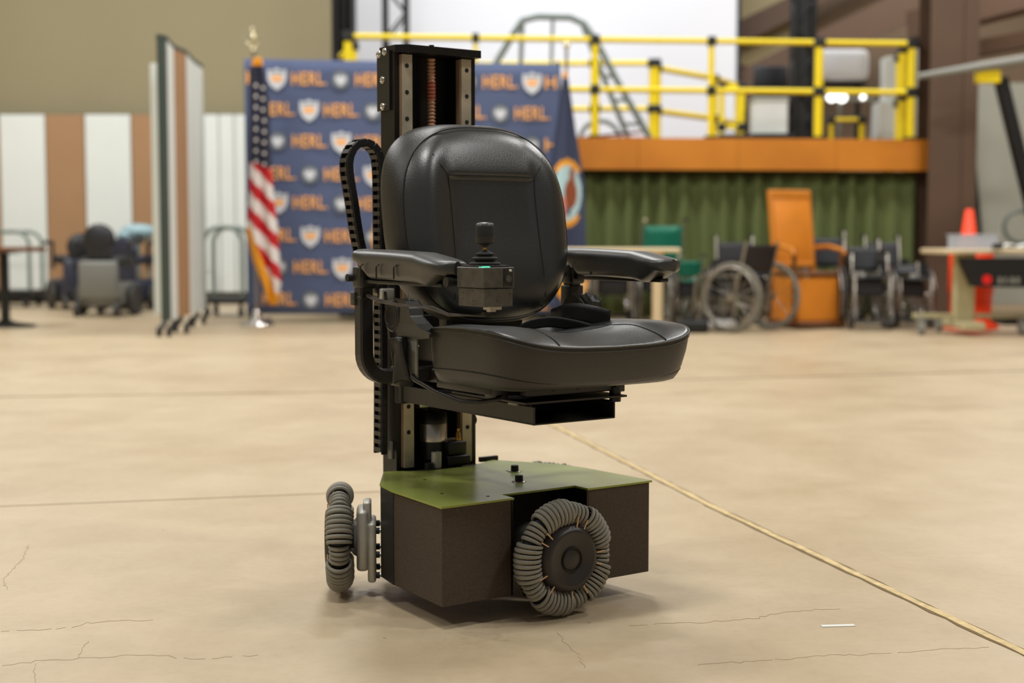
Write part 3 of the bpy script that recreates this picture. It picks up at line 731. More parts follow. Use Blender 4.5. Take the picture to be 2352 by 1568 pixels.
for q in range(5):
    o1 = random.uniform(-.003, .003); o2 = random.uniform(-.003, .003)
    cb.tube([(-.255, -.262 + o1, .665), (-.225, -.28 + o2, .655 + o1), (-.17, -.285 + o1, .645 + o2), (-.09, -.285, .640 + o1), (-.03, -.285 + o2, .640), (.04, -.285 + o1, .638 + o2), (.09, -.28, .628 + o1), (.13, -.26 + o2, .627), (.175, -.25 + o1, .630 + o2)], .0018, 6)
cb.build('control_cables', 'cable', CH)
MB().rbox((.165, -.257, .627), (.18, -.243, .637), .002, 1).build('cable_tie', 'rubber', CH)
MB().rbox((.180, -.262, .640), (.205, -.236, .647), .001, 1).rbox((.185, -.258, .636), (.198, -.244, .641), .001, 1).build('cable_plug', 'steel', jbox)

# ------------------------------------------------------------------ BACKGROUND, centre: banner, flags
def px_at(px, Y): return gx(px, Y)
BY = 13.1
bx0, bx1 = gx(566, BY) , gx(1287, BY); bz0, bz1 = .085, hz(148, BY)
BN = thing('backdrop_banner', 'wide blue fabric backdrop printed with orange words and round emblems', 'banner', ((bx0 + bx1) / 2, BY, 0))
BNx = (bx0 + bx1) / 2; hw_ = (bx1 - bx0) / 2
bz = bz1 + .03
clo = MB().grid(lambda a, b: (-hw_ + 2 * hw_ * a, .012 * sin(a * 30) * sin(pi * b) * .6, bz0 + (bz - .045 * a + .02 - bz0) * b), 60, 20)
solid(clo.build('fabric_sheet', 'blue', BN), .01)
fr_ = MB(); 
for sx in (-1, 1): fr_.cyl((sx * hw_ * .98, .05, 0.02), (sx * hw_ * .98, .05, bz), .02, 10)
fr_.cyl((-hw_, .05, bz - .03), (hw_, .05, bz - .05), .018, 10)
for sx in (-.9, -.25, .35, .9): fr_.box((sx * hw_ - .03, -.12, 0), (sx * hw_ + .03, .28, .035))
fr_.build('banner_stand', 'blacksign', BN)
def text_mesh(s, size, m):
    c = bpy.data.curves.new('t', 'FONT'); c.body = s; c.size = size; c.align_x = 'CENTER'; c.align_y = 'CENTER'; c.extrude = .002; c.offset = size * .014; c.space_character = 1.12; c.resolution_u = 2
    o = bpy.data.objects.new('t', c); COL.objects.link(o); bpy.context.view_layer.update()
    me = bpy.data.meshes.new_from_object(o); bpy.data.objects.remove(o); me.materials.clear(); me.materials.append(M[m]); return me
word = text_mesh('HERL.', .165, 'orange'); 
ws = max(v.co.x for v in word.vertices) - min(v.co.x for v in word.vertices)
for v in word.vertices: v.co.x *= .315 / ws; v.co.y *= 1.0
shm = MB(); sh = [(-.085, .085), (-.045, .075), (0, .098), (.045, .075), (.085, .085), (.088, .0), (.06, -.06), (0, -.105), (-.06, -.06), (-.088, 0)]
shm.prism(sh, 0, .003); shm.cur = 1; shm.prism([(-.055, .03), (-.02, .02), (0, .035), (.02, .02), (.055, .03), (.04, -.03), (.015, -.015), (0, -.04), (-.015, -.015), (-.04, -.03)], .003, .005)
shm.cur = 2; shm.prism([(-.06, .065), (.06, .065), (.06, .05), (-.06, .05)], .003, .005); shield_me = shm.mesh('shield_emblem', ['pale', 'orange', 'greyp'])
sl = MB().lathe([(.088, 0), (.088, .003)], n=28); sl.cur = 1; sl.lathe([(.066, .003), (.066, .004)], n=24); sl.cur = 2
sl.prism([(-.045, -.01), (-.05, .04), (-.015, .02), (0, .045), (.015, .02), (.05, .04), (.045, -.01), (.02, -.03), (.015, -.05), (-.015, -.05), (-.02, -.03)], .004, .005); seal_me = sl.mesh('round_emblem', ['dkp', 'greyp', 'pale'])
rows = [180, 251, 323, 398, 464, 540, 612, 686]
RX = Matrix.Rotation(pi / 2, 4, 'X')
for r_, py in enumerate(rows):
    z_ = hz(py, BY, 650)
    for c in range(-1, 11):
        px = 641 + 72.6 * c
        isword = (c + r_) % 2 == 1
        X = gx(px, BY) - BNx
        zz = z_ - .048 * (X + hw_) / (2 * hw_)
        if isword:
            if abs(X) > hw_ - .03: continue
            if abs(X) > hw_ - .165:
                continue
            link('printed_word', word, BN, mtx=Matrix.Translation((X, -.016, zz)) @ RX)
        else:
            if abs(X) > hw_ - .09: continue
            k = (c if r_ % 2 == 0 else c - 1) // 2
            sh_ = (k + (r_ // 2)) % 2 == 0 if r_ % 2 == 0 else (k + (r_ + 1) // 2) % 2 == 1
            link('shield_emblem' if sh_ else 'round_emblem', shield_me if sh_ else seal_me, BN, mtx=Matrix.Translation((X, -.016, zz)) @ RX)
# cropped words at the two edges
ed = text_mesh('H', .165, 'orange')
for r_, py in enumerate(rows):
    if r_ % 2 == 0:
        link('printed_word', ed, BN, mtx=Matrix.Translation((gx(1264, BY) - BNx, -.016, hz(py, BY, 650) - .046)) @ RX)
        if r_ == 0: link('printed_word', ed, BN, mtx=Matrix.Translation((gx(584, BY) - BNx, -.016, hz(py, BY, 650))) @ RX)

def flagpole(name, label, px, Y, ztop, finial=True, basepx=None):
    t = thing(name, label, 'flag', (gx(px, Y), Y, 0), 0, 'flags by the backdrop')
    MB().cyl((0, 0, .02), (0, 0, ztop), .014, 12).build('pole', 'chromed', t)
    MB().lathe([(.15, 0), (.15, .015), (.11, .04), (.045, .06), (.035, .13), (.02, .15)], n=28).build('base', 'chrome', t)
    if finial:
        e = MB().ell((0, 0, ztop + .10), (.025, .03, .075)).ell((.0, -.02, ztop + .19), (.018, .03, .02))
        e.lathe([(.02, 0), (.035, .012), (.012, .03)], (0, 0, ztop), n=14)
        for s in (-1, 1):
            e.add([(0, .01, ztop + .13), (s * .05, .0, ztop + .155), (s * .10, .0, ztop + .14), (s * .075, 0, ztop + .09), (s * .04, .0, ztop + .06), (0, .01, ztop + .06),
                   (0, .025, ztop + .13), (s * .05, .02, ztop + .155), (s * .10, .015, ztop + .14), (s * .075, .02, ztop + .09), (s * .04, .02, ztop + .06), (0, .025, ztop + .06)],
                  [(0, 1, 2, 3, 4, 5), (11, 10, 9, 8, 7, 6)] + [(i, (i + 1) % 6, 6 + (i + 1) % 6, 6 + i) for i in range(6)], False)
        e.build('eagle_finial', 'goldm', t)
    else: MB().lathe([(.012, 0), (.03, .02), (.03, .04), (.005, .07)], (0, 0, ztop), n=12).build('finial', 'goldm', t)
    return t
def interp(rows, y):
    for a, b in zip(rows[:-1], rows[1:]):
        if a[0] <= y <= b[0]:
            k = (y - a[0]) / (b[0] - a[0]); return [a[i] + (b[i] - a[i]) * k for i in range(1, len(a))]
    return rows[-1][1:] if y > rows[-1][0] else rows[0][1:]
def cloth(root, rows, Y, mats, mfn, nu=24, nv=80, amp=.05, folds=2.5, name='cloth'):
    y0, y1 = rows[0][0], rows[-1][0]
    def fn(a, b):
        py = y0 + (y1 - y0) * b; xl, xr = interp(rows, py)
        p = at(xl + (xr - xl) * a, py, Y); dy = amp * (.3 + b * .7) * sin(a * folds * 2 * pi + b * 1.5)
        return (p.x - root.location.x, p.y - root.location.y + dy, p.z)
    o = MB().grid(fn, nu, nv, True, lambda a, b: mfn(a, b, *(lambda py: (interp(rows, py)[0] + (interp(rows, py)[1] - interp(rows, py)[0]) * a, py))(y0 + (y1 - y0) * b))).build(name, mats, root)
    solid(o, .008); return o
FY = 12.75
US = flagpole('national_flag', 'draped red and white striped flag with starred navy canton and gold fringe', 588, FY, hz(118, FY))
ur = [(133, 584, 600), (160, 574, 606), (220, 572, 616), (300, 574, 620), (380, 573, 622), (450, 572, 628), (530, 566, 637), (600, 580, 641), (650, 600, 644), (700, 618, 634)]
def usm(a, b, x, y):
    d = y - (x - 572) * 1.05
    if y < 152: return 3
    if y > 520 and x < interp([(520, 570), (560, 586), (620, 606), (655, 622), (700, 645)], y)[0] + 4: return 3
    if y < 372 + (x - 575) * .35: return 2
    return 1 if ((d - 372) // 33.5) % 2 == 0 else 0
ucl = cloth(US, ur, FY - .07, ['red', 'whitef', 'navy', 'gold'], usm, 30, 130, .04, 2.0)
st = MB(); 
star = [(.018 * (1 if k % 2 == 0 else .42) * sin(k * pi / 5), .018 * (1 if k % 2 == 0 else .42) * cos(k * pi / 5)) for k in range(10)]
star_me = MB().prism([(x * 1.15, y * 1.15) for x, y in star], 0, .004).mesh('star', 'whitef')
for i, py in enumerate(range(196, 372, 25)):
    for px in (588, 607):
        if px == 607 and py < 270: px = 604
        p = at(px, py + (6 if px > 600 else 0), FY - .14)
        link('star', star_me, US, mtx=Matrix.Translation((p.x - US.location.x, p.y - FY, p.z)) @ RX)
VF = flagpole('department_flag', 'dark navy flag with round gold rimmed seal, right of the blue backdrop', 1300, FY, hz(112, FY), False)
vr = [(165, 1294, 1302), (230, 1286, 1312), (300, 1276, 1322), (360, 1266, 1332), (420, 1250, 1342), (500, 1246, 1344), (600, 1244, 1346), (650, 1255, 1352), (706, 1280, 1330)]
def vfm(a, b, x, y):
    if y < 178: return 1
    e = math.hypot((x - 1303) / 40, (y - 443) / 78)
    if e < 1:
        if e > .82: return 1 if abs(y - 443) > 50 else 0
        if ((x - 1311) / 15) ** 2 + ((y - 445) / 34) ** 2 < 1 or ((x - 1314) / 7) ** 2 + ((y - 405) / 22) ** 2 < 1: return 2
        if e < .8 and y > 455 and x < 1300: return 4
        if abs(x - 1300) < 9 and 470 < y < 492: return 0
        return 3
    if y > 640 and abs((x - 1318)) * 1.0 > (700 - y) * .2 and (y > 640 + (40 - abs(x - 1318)) * 1.25 - 12) and (y < 672 + (40 - abs(x - 1318)) * 1.25): return 1
    return 0
cloth(VF, vr, FY - .07, ['navy2', 'gold', 'brownp', 'skyp', 'pinkp'], vfm, 40, 120, .03, 1.5)
MF = flagpole('service_flag', 'navy flag with orange gold fringe standing behind the wheelchair backrest', 893, 12.2, hz(390, 12.2), False)
cloth(MF, [(400, 886, 900), (470, 868, 920), (550, 852, 935), (650, 872, 930), (690, 890, 915)], 12.13, ['navy2', 'gold'], lambda a, b, x, y: 1 if a < .42 or y > 640 else 0, 16, 40, .03)

# ------------------------------------------------------------------ folding partition wall at the left
PY_ = 17.35
PW = thing('partition_wall', 'long folding partition of white and tan panels standing along the olive wall', 'partition', (gx(250, PY_), PY_, 0))
pans = [(-260, -170, 'tanp'), (-168, -82, 'cream'), (-80, 3, 'tanp'), (5, 108, 'cream'), (110, 198, 'tanp'), (200, 304, 'cream'), (306, 392, 'tanp'), (394, 470, 'cream'), (472, 505, 'cream'), (507, 540, 'cream'), (542, 600, 'cream')]
zt = hz(263, PY_)
for i, (a, b, m) in enumerate(pans):
    xa, xb = gx(a, PY_) - PW.location.x, gx(b, PY_) - PW.location.x
    o = MB().rbox((xa, 0, .13), (xb, .05, zt), .008, 1).build('panel', m, PW)
    if m == 'tanp': o['label'] = 'tan panel'
    MB().box((xa - .01, .055, .1), (xb + .01, .06, zt + .01)).build('panel_frame', 'frame', o)
MB().box((gx(-260, PY_) - PW.location.x, -.03, .02), (gx(395, PY_) - PW.location.x, .07, .125)).build('base_rail', 'blacksign', PW)

# rolling room divider seen nearly edge-on
DV = thing('room_divider', 'folded room divider of cream and tan panels on black casters, seen nearly edge-on', 'divider', (gx(372, 11.5), 11.5, 0))
nodes = [(372, 11.4), (386, 11.5), (401, 12.0), (430, 12.35), (446, 12.9), (467, 13.4)]
W_ = [Vector((gx(p, y) - DV.location.x, y - 11.5, 0)) for p, y in nodes]
mts = ['frame', 'cream', 'tanp', 'cream', 'cream']
for i in range(5):
    a, b = W_[i], W_[i + 1]; zt2 = 2.36
    o = MB().bar(Vector((a.x, a.y, 1.24)), Vector((b.x, b.y, 1.24)), .035, 2.24).build('panel', mts[i], DV)
    if mts[i] == 'tanp': o['label'] = 'tan panel'
    MB().bar(Vector((a.x, a.y, 2.375)), Vector((b.x, b.y, 2.375)), .045, .03).build('top_rail', 'frame', DV)
    MB().bar(Vector((b.x, b.y, .12)), Vector((b.x, b.y, 2.36)), .02, .02).build('hinge_strip', 'grey', DV)
MB().box((gx(355, 11.9) - DV.location.x, .35, .15), (gx(370, 11.9) - DV.location.x, .40, 2.22)).build('panel', 'cream', DV)
for (px, y) in ((362, 11.3), (385, 11.3), (400, 11.8), (425, 11.7), (440, 12.5), (465, 13.0)):
    x = gx(px, y) - DV.location.x; yy = y - 11.5
    c = MB().cyl((x - .015, yy, .04), (x + .015, yy, .04), .04, 16).bar((x, yy, .05), (x + .03, yy + .1, .12), .03).build('caster', 'blacksign', DV)
# grey hoop rail trolleys
def trolley(label, px0, px1, Y, z1, base_to, n=0):
    x0, x1 = gx(px0, Y), gx(px1, Y); cx = (x0 + x1) / 2; h = (x1 - x0) / 2
    t = thing('rail_trolley', label, 'trolley', (cx, Y, 0))
    for dy in (0, .45):
        pts = [(-h, dy, .14), (-h, dy, z1 - .15)] + [(-h + .15 - .15 * cos(a * pi / 12), dy, z1 - .15 + .15 * sin(a * pi / 12)) for a in range(1, 7)] + [(h - .15 + .15 * sin(a * pi / 12), dy, z1 - .15 + .15 * cos(a * pi / 12)) for a in range(0, 7)] + [(h, dy, .14)]
        MB().tube(pts, .022, 8).build('hoop_rail', 'tubegrey', t)
    MB().rbox((-h - .02, -.04, .13), (h + .02, .5, .19), .01, 1).build('platform', 'blacksign', t)
    for sx in (-1, 1):
        for dy in (0, .45): MB().cyl((sx * h * .9 - .02, dy, .05), (sx * h * .9 + .02, dy, .05), .05, 14).bar((sx * h * .9, dy, .06), (sx * h * .9, dy, .14), .03).build('caster', 'blacksign', t)
    return t
trolley('black trolley with tall grey hoop rails behind the left cafe table', -130, 66, 16.2, hz(532, 16.2), 0)
trolley('black trolley with grey hoop rails between the divider and the striped flag', 468, 556, 14.2, hz(522, 14.2), 0)
trolley('grey hoop rail trolley standing against the partition behind the power chair', 318, 420, 16.4, hz(520, 16.4), 0)
# left cafe table
LT = thing('cafe_table', 'round wooden top cafe table on a black pedestal, cut by the left edge', 'table', (gx(8, 12.6), 12.6, 0))
MB().lathe([(.34, .665), (.355, .67), (.355, .70), (.35, .705)], n=40).build('tabletop', 'woodd', LT)
MB().lathe([(.16, .645), (.05, .66)], n=20).cyl((0, 0, .02), (0, 0, .66), .04, 16).build('pedestal', 'blacksign', LT)
MB().lathe([(.26, 0), (.26, .015), (.1, .04), (.045, .06)], n=28).build('pedestal_base', 'blacksign', LT)

# power chair in the far left, back view
def power_chair(label, px, Y, rz, shroud='lgrey', back='vinyl', bw=.20, bh=1.0):
    t = thing('power_chair', label, 'wheelchair', (gx(px, Y), Y, 0), rz, 'power chairs by the partition')
    MB().rbox((-.30, -.22, .10), (.30, .22, .34), .05, 2).build('base_body', shroud, t)
    MB().rbox((-.34, -.20, .16), (-.24, .20, .56), .04, 2).build('rear_shroud', shroud, t)
    for s in (-1, 1):
        MB().torus((0, s * .27, .165), (0, 1, 0), .13, .035, 28, 8).lathe([(.10, -.02), (.10, .02)], (0, s * .27, .165), (0, 1, 0), 18).build('drive_wheel', 'dktyre', t)
        for xx in (-.36, .36): MB().cyl((xx, s * .2 - .02, .07), (xx, s * .2 + .02, .07), .07, 16).bar((xx, s * .2, .08), (xx * .7, s * .2, .2), .03).build('caster', 'dktyre', t)
        MB().rbox((-.18, s * .29 - .03, .72), (.16, s * .29 + .03, .76), .015, 2).bar((-.17, s * .28, .45), (-.17, s * .28, .73), .03).build('armrest', 'vinyl', t)
    MB().rbox((-.24, -.22, .50), (.24, .22, .60), .04, 2).build('seat', back, t)
    o = MB().ell((-.25, 0, bh - .15), (.055, bw, .15), 20, 12).rbox((-.28, -bw * .8, .56), (-.22, bw * .8, bh - .15), .03, 2).build('backrest', back, t)
    MB().bar((.28, -.12, .25), (.45, -.14, .08), .03).bar((.28, .12, .25), (.45, .14, .08), .03).box((.40, -.18, .06), (.56, .18, .08)).build('footrest', 'blacksign', t)
    MB().cyl((.14, -.29, .76), (.14, -.29, .84), .012, 10).rbox((.08, -.33, .74), (.2, -.25, .78), .01, 1).build('joystick', 'blacksign', t)
    return t
power_chair('power chair with black rounded backrest and grey rear cover, seen from behind', 246, 14.5, radians(88), 'greyshroud', bw=.165, bh=.93)
power_chair('dark power chair with pale blue cover, right of the grey one', 322, 15.7, radians(60), 'dkblue', 'dkblue', .2, .80)
power_chair('dark low power chair, left of the grey one', 172, 15.9, radians(120), 'dkblue', 'vinyl', .15, .84)
tag(MB().ell((0, 0, .0), (.20, .12, .09), 16, 8).ell((-.12, -.02, -.04), (.12, .1, .06), 12, 6).build('folded_blanket', 'ltblue', None, (gx(318, 15.72), 15.72, .855)), 'pale blue folded cloth lying on the dark power chair', 'cloth')

# ------------------------------------------------------------------ STAGE
def SY(px): return 13.6 + (px - 770) * (14.15 - 13.6) / (2135 - 770)
ZS = 1.745
sx0, sy0 = gx(765, 13.6), 13.6; sx1, sy1 = gx(2137, 14.15), 14.15
def sfr(x, off=0): return sy0 + (sy1 - sy0) * (x - sx0) / (sx1 - sx0) + off
ST = thing('stage', 'raised stage platform with orange wooden fascia boards', 'stage', (0, 0, 0))
d_ = MB(); d_.prism([(sx0, sfr(sx0)), (sx1, sfr(sx1)), (sx1, 20.6), (sx0, 20.6)], ZS - .10, ZS); d_.build('deck', 'woodd', ST)
nb = 6
for i in range(nb):
    a = sx0 + (sx1 - sx0) * i / nb; b = sx0 + (sx1 - sx0) * (i + 1) / nb - .004
    o = MB().prism([(a, sfr(a, -.05)), (b, sfr(b, -.05)), (b, sfr(b, -.005)), (a, sfr(a, -.005))], ZS - .30, ZS + .005).build('fascia_board', 'wood', ST)
for xx in (-1.5, 0, 1.5, 3.0, 4.0):
    MB().box((xx - .05, 15.2, 0), (xx + .05, 15.3, ZS - .1)).build('stage_leg', 'woodd', ST)
for xx in (sx1 - .1,): MB().bar((xx, 14.4, .02), (xx, 14.4, ZS - .1), .1).bar((xx - .05, 14.35, ZS - .2), (xx + .02, 15.6, .6), .08).build('stage_brace', 'woodd', ST)
cu = MB(); cx0, cx1 = gx(780, 13.8), gx(2097, 14.3)
cu.grid(lambda a, b: ((cx0 + (cx1 - cx0) * a), sfr(cx0 + (cx1 - cx0) * a, .12) + .05 * sin(a * 2 * pi * 30 + 1.2 * sin(a * 37)) * (1 - .5 * b) + .02 * sin(a * 190), .02 + (ZS - .30 - .02) * b), 420, 6)
tag(solid(cu.build('stage_curtain', 'curtain', None), .01), 'pleated dark green curtain hanging below the stage edge', 'curtain')
# back of the stage: the big white screen
SCR = thing('projection_screen', 'large bright white projection screen at the back of the stage', 'screen', (gx(1254, 19.2), 19.2, 0))
xs0, xs1 = gx(822, 19.2) - SCR.location.x, gx(1687, 19.2) - SCR.location.x
MB().box((xs0, 0, ZS + .1), (xs1, .03, 5.2)).build('screen_sheet', 'white', SCR)
MB().box((xs0 - .05, -.02, ZS), (xs0, .05, 5.25)).box((xs1, -.02, ZS), (xs1 + .05, .05, 5.25)).box((xs0, -.01, ZS), (xs1, .04, ZS + .1)).build('screen_frame', 'blacksign', SCR)
DR = tag(MB().grid(lambda a, b: (gx(768, 15.5) + (gx(818, 15.5) - gx(768, 15.5)) * a, 15.5 + .06 * sin(a * 20), ZS + 4.2 * b), 30, 4).build('stage_drape', 'blacksign', None), 'narrow black drape at the left end of the stage', 'drape'); solid(DR, .02)

def rail_line(label, posts, ztop, rails, r=.028, mids=(), z0=ZS + .006):
    """posts: (px, Y, width) ; rails: z heights joining consecutive posts"""
    Y0 = posts[0][1]; t = thing('safety_railing', label, 'railing', (gx(posts[0][0], Y0), Y0, z0), 0, 'yellow railings on the stage')
    P_ = [Vector((gx(p, y) - t.location.x, y - Y0, 0)) for p, y, w in posts]
    for p, (px, y, w) in zip(P_, posts):
        MB().cyl((p.x, p.y, .0), (p.x, p.y, ztop - z0), w, 12).build('post', 'yellow', t)
        MB().cyl((p.x, p.y, 0), (p.x, p.y, .03), w + .035, 12).build('post_foot', 'joint', t)
        for z in rails: MB().rbox((p.x - w - .014, p.y - w - .014, z - z0 - .045), (p.x + w + .014, p.y + w + .014, z - z0 + .045), .012, 1).build('rail_joint', 'joint', t)
    for a, b in zip(P_[:-1], P_[1:]):
        for z in rails: MB().tube([(a.x, a.y, z - z0), (b.x, b.y, z - z0)], r, 10).build('rail', 'yellow', t)
    return t
ZT = hz(93, 14.0); ZM = hz(207, 14.0)
rail_line('yellow tube safety railing along the front edge of the stage', [(803, SY(803) + .1, .042), (1093, SY(1093) + .1, .022), (1365, SY(1365) + .1, .032), (1630, SY(1630) + .1, .03), (1875, SY(1875) + .1, .042), (2087, SY(2087) + .1, .042)], ZT, [ZT, ZM], .029)
rail_line('yellow railing further back on the stage, behind the front one', [(1085, 16.1, .02), (1365, 16.0, .05), (1500, 16.0, .06)], hz(145, 16.0), [hz(145, 16.0), hz(250, 16.0)], .03)
rail_line('short yellow railing receding from the middle of the stage', [(1512, 16.4, .02), (1640, 17.4, .03), (1690, 18.2, .03)], hz(150, 16.1), [hz(150, 16.1), hz(250, 16.1)], .035)
rail_line('yellow corner railing returning at the right end of the stage', [(2070, 14.6, .05), (2060, 15.3, .045)], ZT, [ZT, ZM], .035)
rail_line('yellow corner railing returning at the left end of the stage', [(812, 14.2, .05), (786, 15.1, .04)], ZT - .02, [ZT - .02, ZM], .03)
rail_line('low yellow hurdle standing right of the middle post', [(1905, 15.6, .025), (1975, 15.6, .03)], hz(272, 15.6), [hz(275, 15.6)], .022)
rail_line('low yellow frame near the black boxes', [(1655, 15.8, .03), (1700, 15.8, .035)], hz(195, 15.8), [hz(200, 15.8), hz(292, 15.8)], .025)
# arch ladder
AL = thing('arch_frame', 'grey tubular arch climbing frame standing on the stage', 'frame', (gx(1290, 15.2), 15.2, ZS))
def W2(px, py, Y, t): p = at(px, py, Y); return (p.x - t.location.x, p.y - t.location.y, max(0, p.z - t.location.z) if py > 315 and py < 323 else p.z - t.location.z)
MB().tube([W2(1010, 318, 15.2, AL), W2(1130, 160, 15.2, AL), W2(1178, 80, 15.2, AL), W2(1200, 47, 15.2, AL), W2(1235, 38, 15.2, AL), W2(1310, 40, 15.2, AL), W2(1342, 55, 15.2, AL), W2(1370, 95, 15.2, AL), W2(1420, 190, 15.2, AL), W2(1495, 322, 15.2, AL)], .035, 10).build('arch_tube', 'tubegrey', AL)
MB().tube([W2(1340, 60, 15.2, AL), W2(1375, 150, 15.2, AL), W2(1445, 322, 15.2, AL)], .03, 10).build('leg', 'tubegrey', AL)
MB().box((-1.35, -.04, 0), (1.0, .04, .02)).build('foot_bar', 'tubegrey', AL)
MB().tube([W2(1200, 50, 15.2, AL), W2(1196, 150, 15.2, AL), W2(1192, 322, 15.2, AL)], .025, 10).build('leg', 'tubegrey', AL)
MB().tube([W2(1270, 40, 15.2, AL), W2(1266, 150, 15.2, AL), W2(1262, 322, 15.2, AL)], .018, 10).build('leg', 'tubegrey', AL)
for k in range(4): MB().tube([W2(1380 + 30 * k, 120 + 55 * k, 15.2, AL), W2(1362 + 22 * k, 120 + 55 * k, 15.2, AL)], .018, 8).build('rung', 'tubegrey', AL)
HW = thing('hoop_stand', 'low grey hoop standing behind the orange board on the stage', 'frame', (gx(1378, 15.0), 15.0, ZS))
MB().box((-.25, -.03, 0), (.25, .03, .02)).build('foot_bar', 'tubegrey', HW)
MB().tube([W2(1332, 320, 15, HW)] + [W2(1378 - 46 * cos(a * pi / 8), 322 - 45 * sin(a * pi / 8), 15, HW) for a in range(1, 8)] + [W2(1424, 320, 15, HW)], .025, 8).build('hoop', 'tubegrey', HW)
tag(MB().prism([(0, -.2), (.62, -.2), (.62, .2), (0, .2)], 0, .05).add([(.0, -.2, .05), (.62, -.2, .12), (.62, .2, .12), (0, .2, .05)], [(0, 1, 2, 3)], False).build('orange_board', 'orangeb', None, (gx(1335, 14.6), 14.6, ZS + .003)), 'orange board lying on the stage behind the railing', 'board')
# trusses
def truss(label, px, Y, w, zt, solid_=False):
    t = thing('lighting_truss', label, 'truss', (gx(px, Y), Y, ZS)); h = zt - ZS
    for sx in (-1, 1):
        for sy in (-1, 1): MB().cyl((sx * w, sy * w, 0), (sx * w, sy * w, h), .028, 8).build('upright', 'blacksign', t)
    mb = MB(); z = .1; s = 1
    while z < h - .35:
        for yy in (-w, w): mb.tube([(-w * s, yy, z), (w * s, yy, z + .3)], .014, 6)
        for xx in (-w, w): mb.tube([(xx, -w * s, z), (xx, w * s, z + .3)], .014, 6)
        z += .3; s = -s
    mb.build('lattice', 'blacksign', t)
    MB().box((-w * 1.4, -w * 1.4, 0), (w * 1.4, w * 1.4, .03)).build('foot_plate', 'blacksign', t)
    if solid_: MB().box((-w * .9, -w * .8, .03), (w * .55, w * .5, h - .05)).build('cable_bundle', 'blacksign', t)
truss('black lattice truss tower on the stage behind the wheelchair mast', 912, 16.5, .12, 5.4)
truss('dark lift tower with lattice, right of the white screen', 1838, 15.6, .10, 5.6, True)
# equipment on the stage, right
CB = thing('stage_cabinet', 'tall cream cabinet behind the right corner railing on the stage', 'cabinet', (gx(2065, 15.9), 15.9, ZS))
def cbx(px): return gx(px, 15.9) - CB.location.x
MB().rbox((cbx(2006), -.15, 0), (cbx(2073), .2, hz(236, 15.9) - ZS), .01, 1).build('body', 'cream', CB)
MB().rbox((cbx(2022), -.10, hz(236, 15.9) - ZS), (cbx(2056), .15, hz(132, 15.9) - ZS), .01, 1).build('upper_panel', 'cream', CB)
MB().rbox((cbx(2090), -.12, 0), (cbx(2123), .15, hz(108, 15.9) - ZS), .01, 1).build('side_board', 'cream', CB)
MB().rbox((cbx(2056), .0, .1), (cbx(2092), .15, hz(200, 15.9) - ZS), .01, 1).build('dark_filler', 'taupe', CB)
MB().tube([(cbx(2046), -.13, hz(140, 15.9) - ZS), (cbx(2052), -.16, hz(180, 15.9) - ZS), (cbx(2044), -.13, hz(222, 15.9) - ZS)], .012, 6).build('cable_loop', 'blacksign', CB)
WB = thing('equipment_case', 'white rounded equipment case on a trolley near the right end of the stage', 'case', (gx(1915, 16.2), 16.2, ZS))
MB().rbox((-.30, -.25, hz(190, 16.2) - ZS), (.32, .25, hz(118, 16.2) - ZS), .08, 3).build('case_body', 'white', WB)
MB().box((-.28, -.2, hz(194, 16.2) - ZS - .02), (.3, .2, hz(190, 16.2) - ZS)).bar((-.22, 0, 0), (-.22, 0, 1.0), .05).bar((.24, 0, 0), (.24, 0, 1.0), .05).build('stand', 'blacksign', WB)
BC = thing('task_chair', 'black task chair standing on the stage beside the lift tower', 'chair', (gx(1772, 16.2), 16.2, ZS))
MB().rbox((-.22, -.2, .62), (.2, .2, .72), .03, 2).build('seat', 'vinyl', BC)
MB().rbox((-.2, .15, .72), (.2, .22, 1.0), .03, 2).build('backrest', 'vinyl', BC)
MB().cyl((0, 0, .05), (0, 0, .62), .03, 10).build('gas_lift', 'blacksign', BC)
for k in range(5): MB().bar((0, 0, .06), (.26 * cos(k * 1.2566), .26 * sin(k * 1.2566), .03), .04).build('leg', 'blacksign', BC)
EB = thing('cream_box', 'cream box resting on a black crate on the stage', 'box', (gx(1762, 15.6), 15.6, ZS + .16))
MB().rbox((-.18, -.15, 0), (.18, .15, .36), .01, 1).build('box_body', 'cream', EB); MB().rbox((-.19, -.16, .34), (.19, .16, .39), .01, 1).build('lid', 'grey', EB)
for (a, b, lb, h) in ((1643, 1722, 'black equipment crate on the stage left of the cream box', .15), (1724, 1812, 'black equipment crate below the cream box', .155)):
    x0, x1 = gx(a, 15.5), gx(b, 15.5); c = thing('equipment_crate', lb, 'crate', ((x0 + x1) / 2, 15.5, ZS)); q = (x1 - x0) / 2
    MB().rbox((-q, -.2, 0), (q, .2, h), .01, 1).build('crate_body', 'blacksign', c); MB().box((-q * .9, -.206, h * .4), (q * .9, -.2, h * .5)).build('latch_strip', 'lgrey', c)
SL = thing('bright_discs', 'glowing white discs on a bar behind the yellow railing', 'disc', (gx(1925, 16.0), 16.0, ZS))
MB().bar((-.18, .03, hz(224, 16) - ZS), (.4, .03, hz(228, 16) - ZS), .05).bar((.0, .03, 0), (0, .03, hz(224, 16) - ZS), .03).build('disc_bar', 'lgrey', SL)
for px, r in ((1905, .055), (1928, .06), (1976, .03)): MB().lathe([(r, 0), (r * .9, -.03), (r * .5, -.04)], (gx(px, 16.0) - SL.location.x, .0, hz(223, 16) - ZS), (0, 1, 0), 16).build('bright_disc', 'disc', SL)  # emissive white discs set along the bar

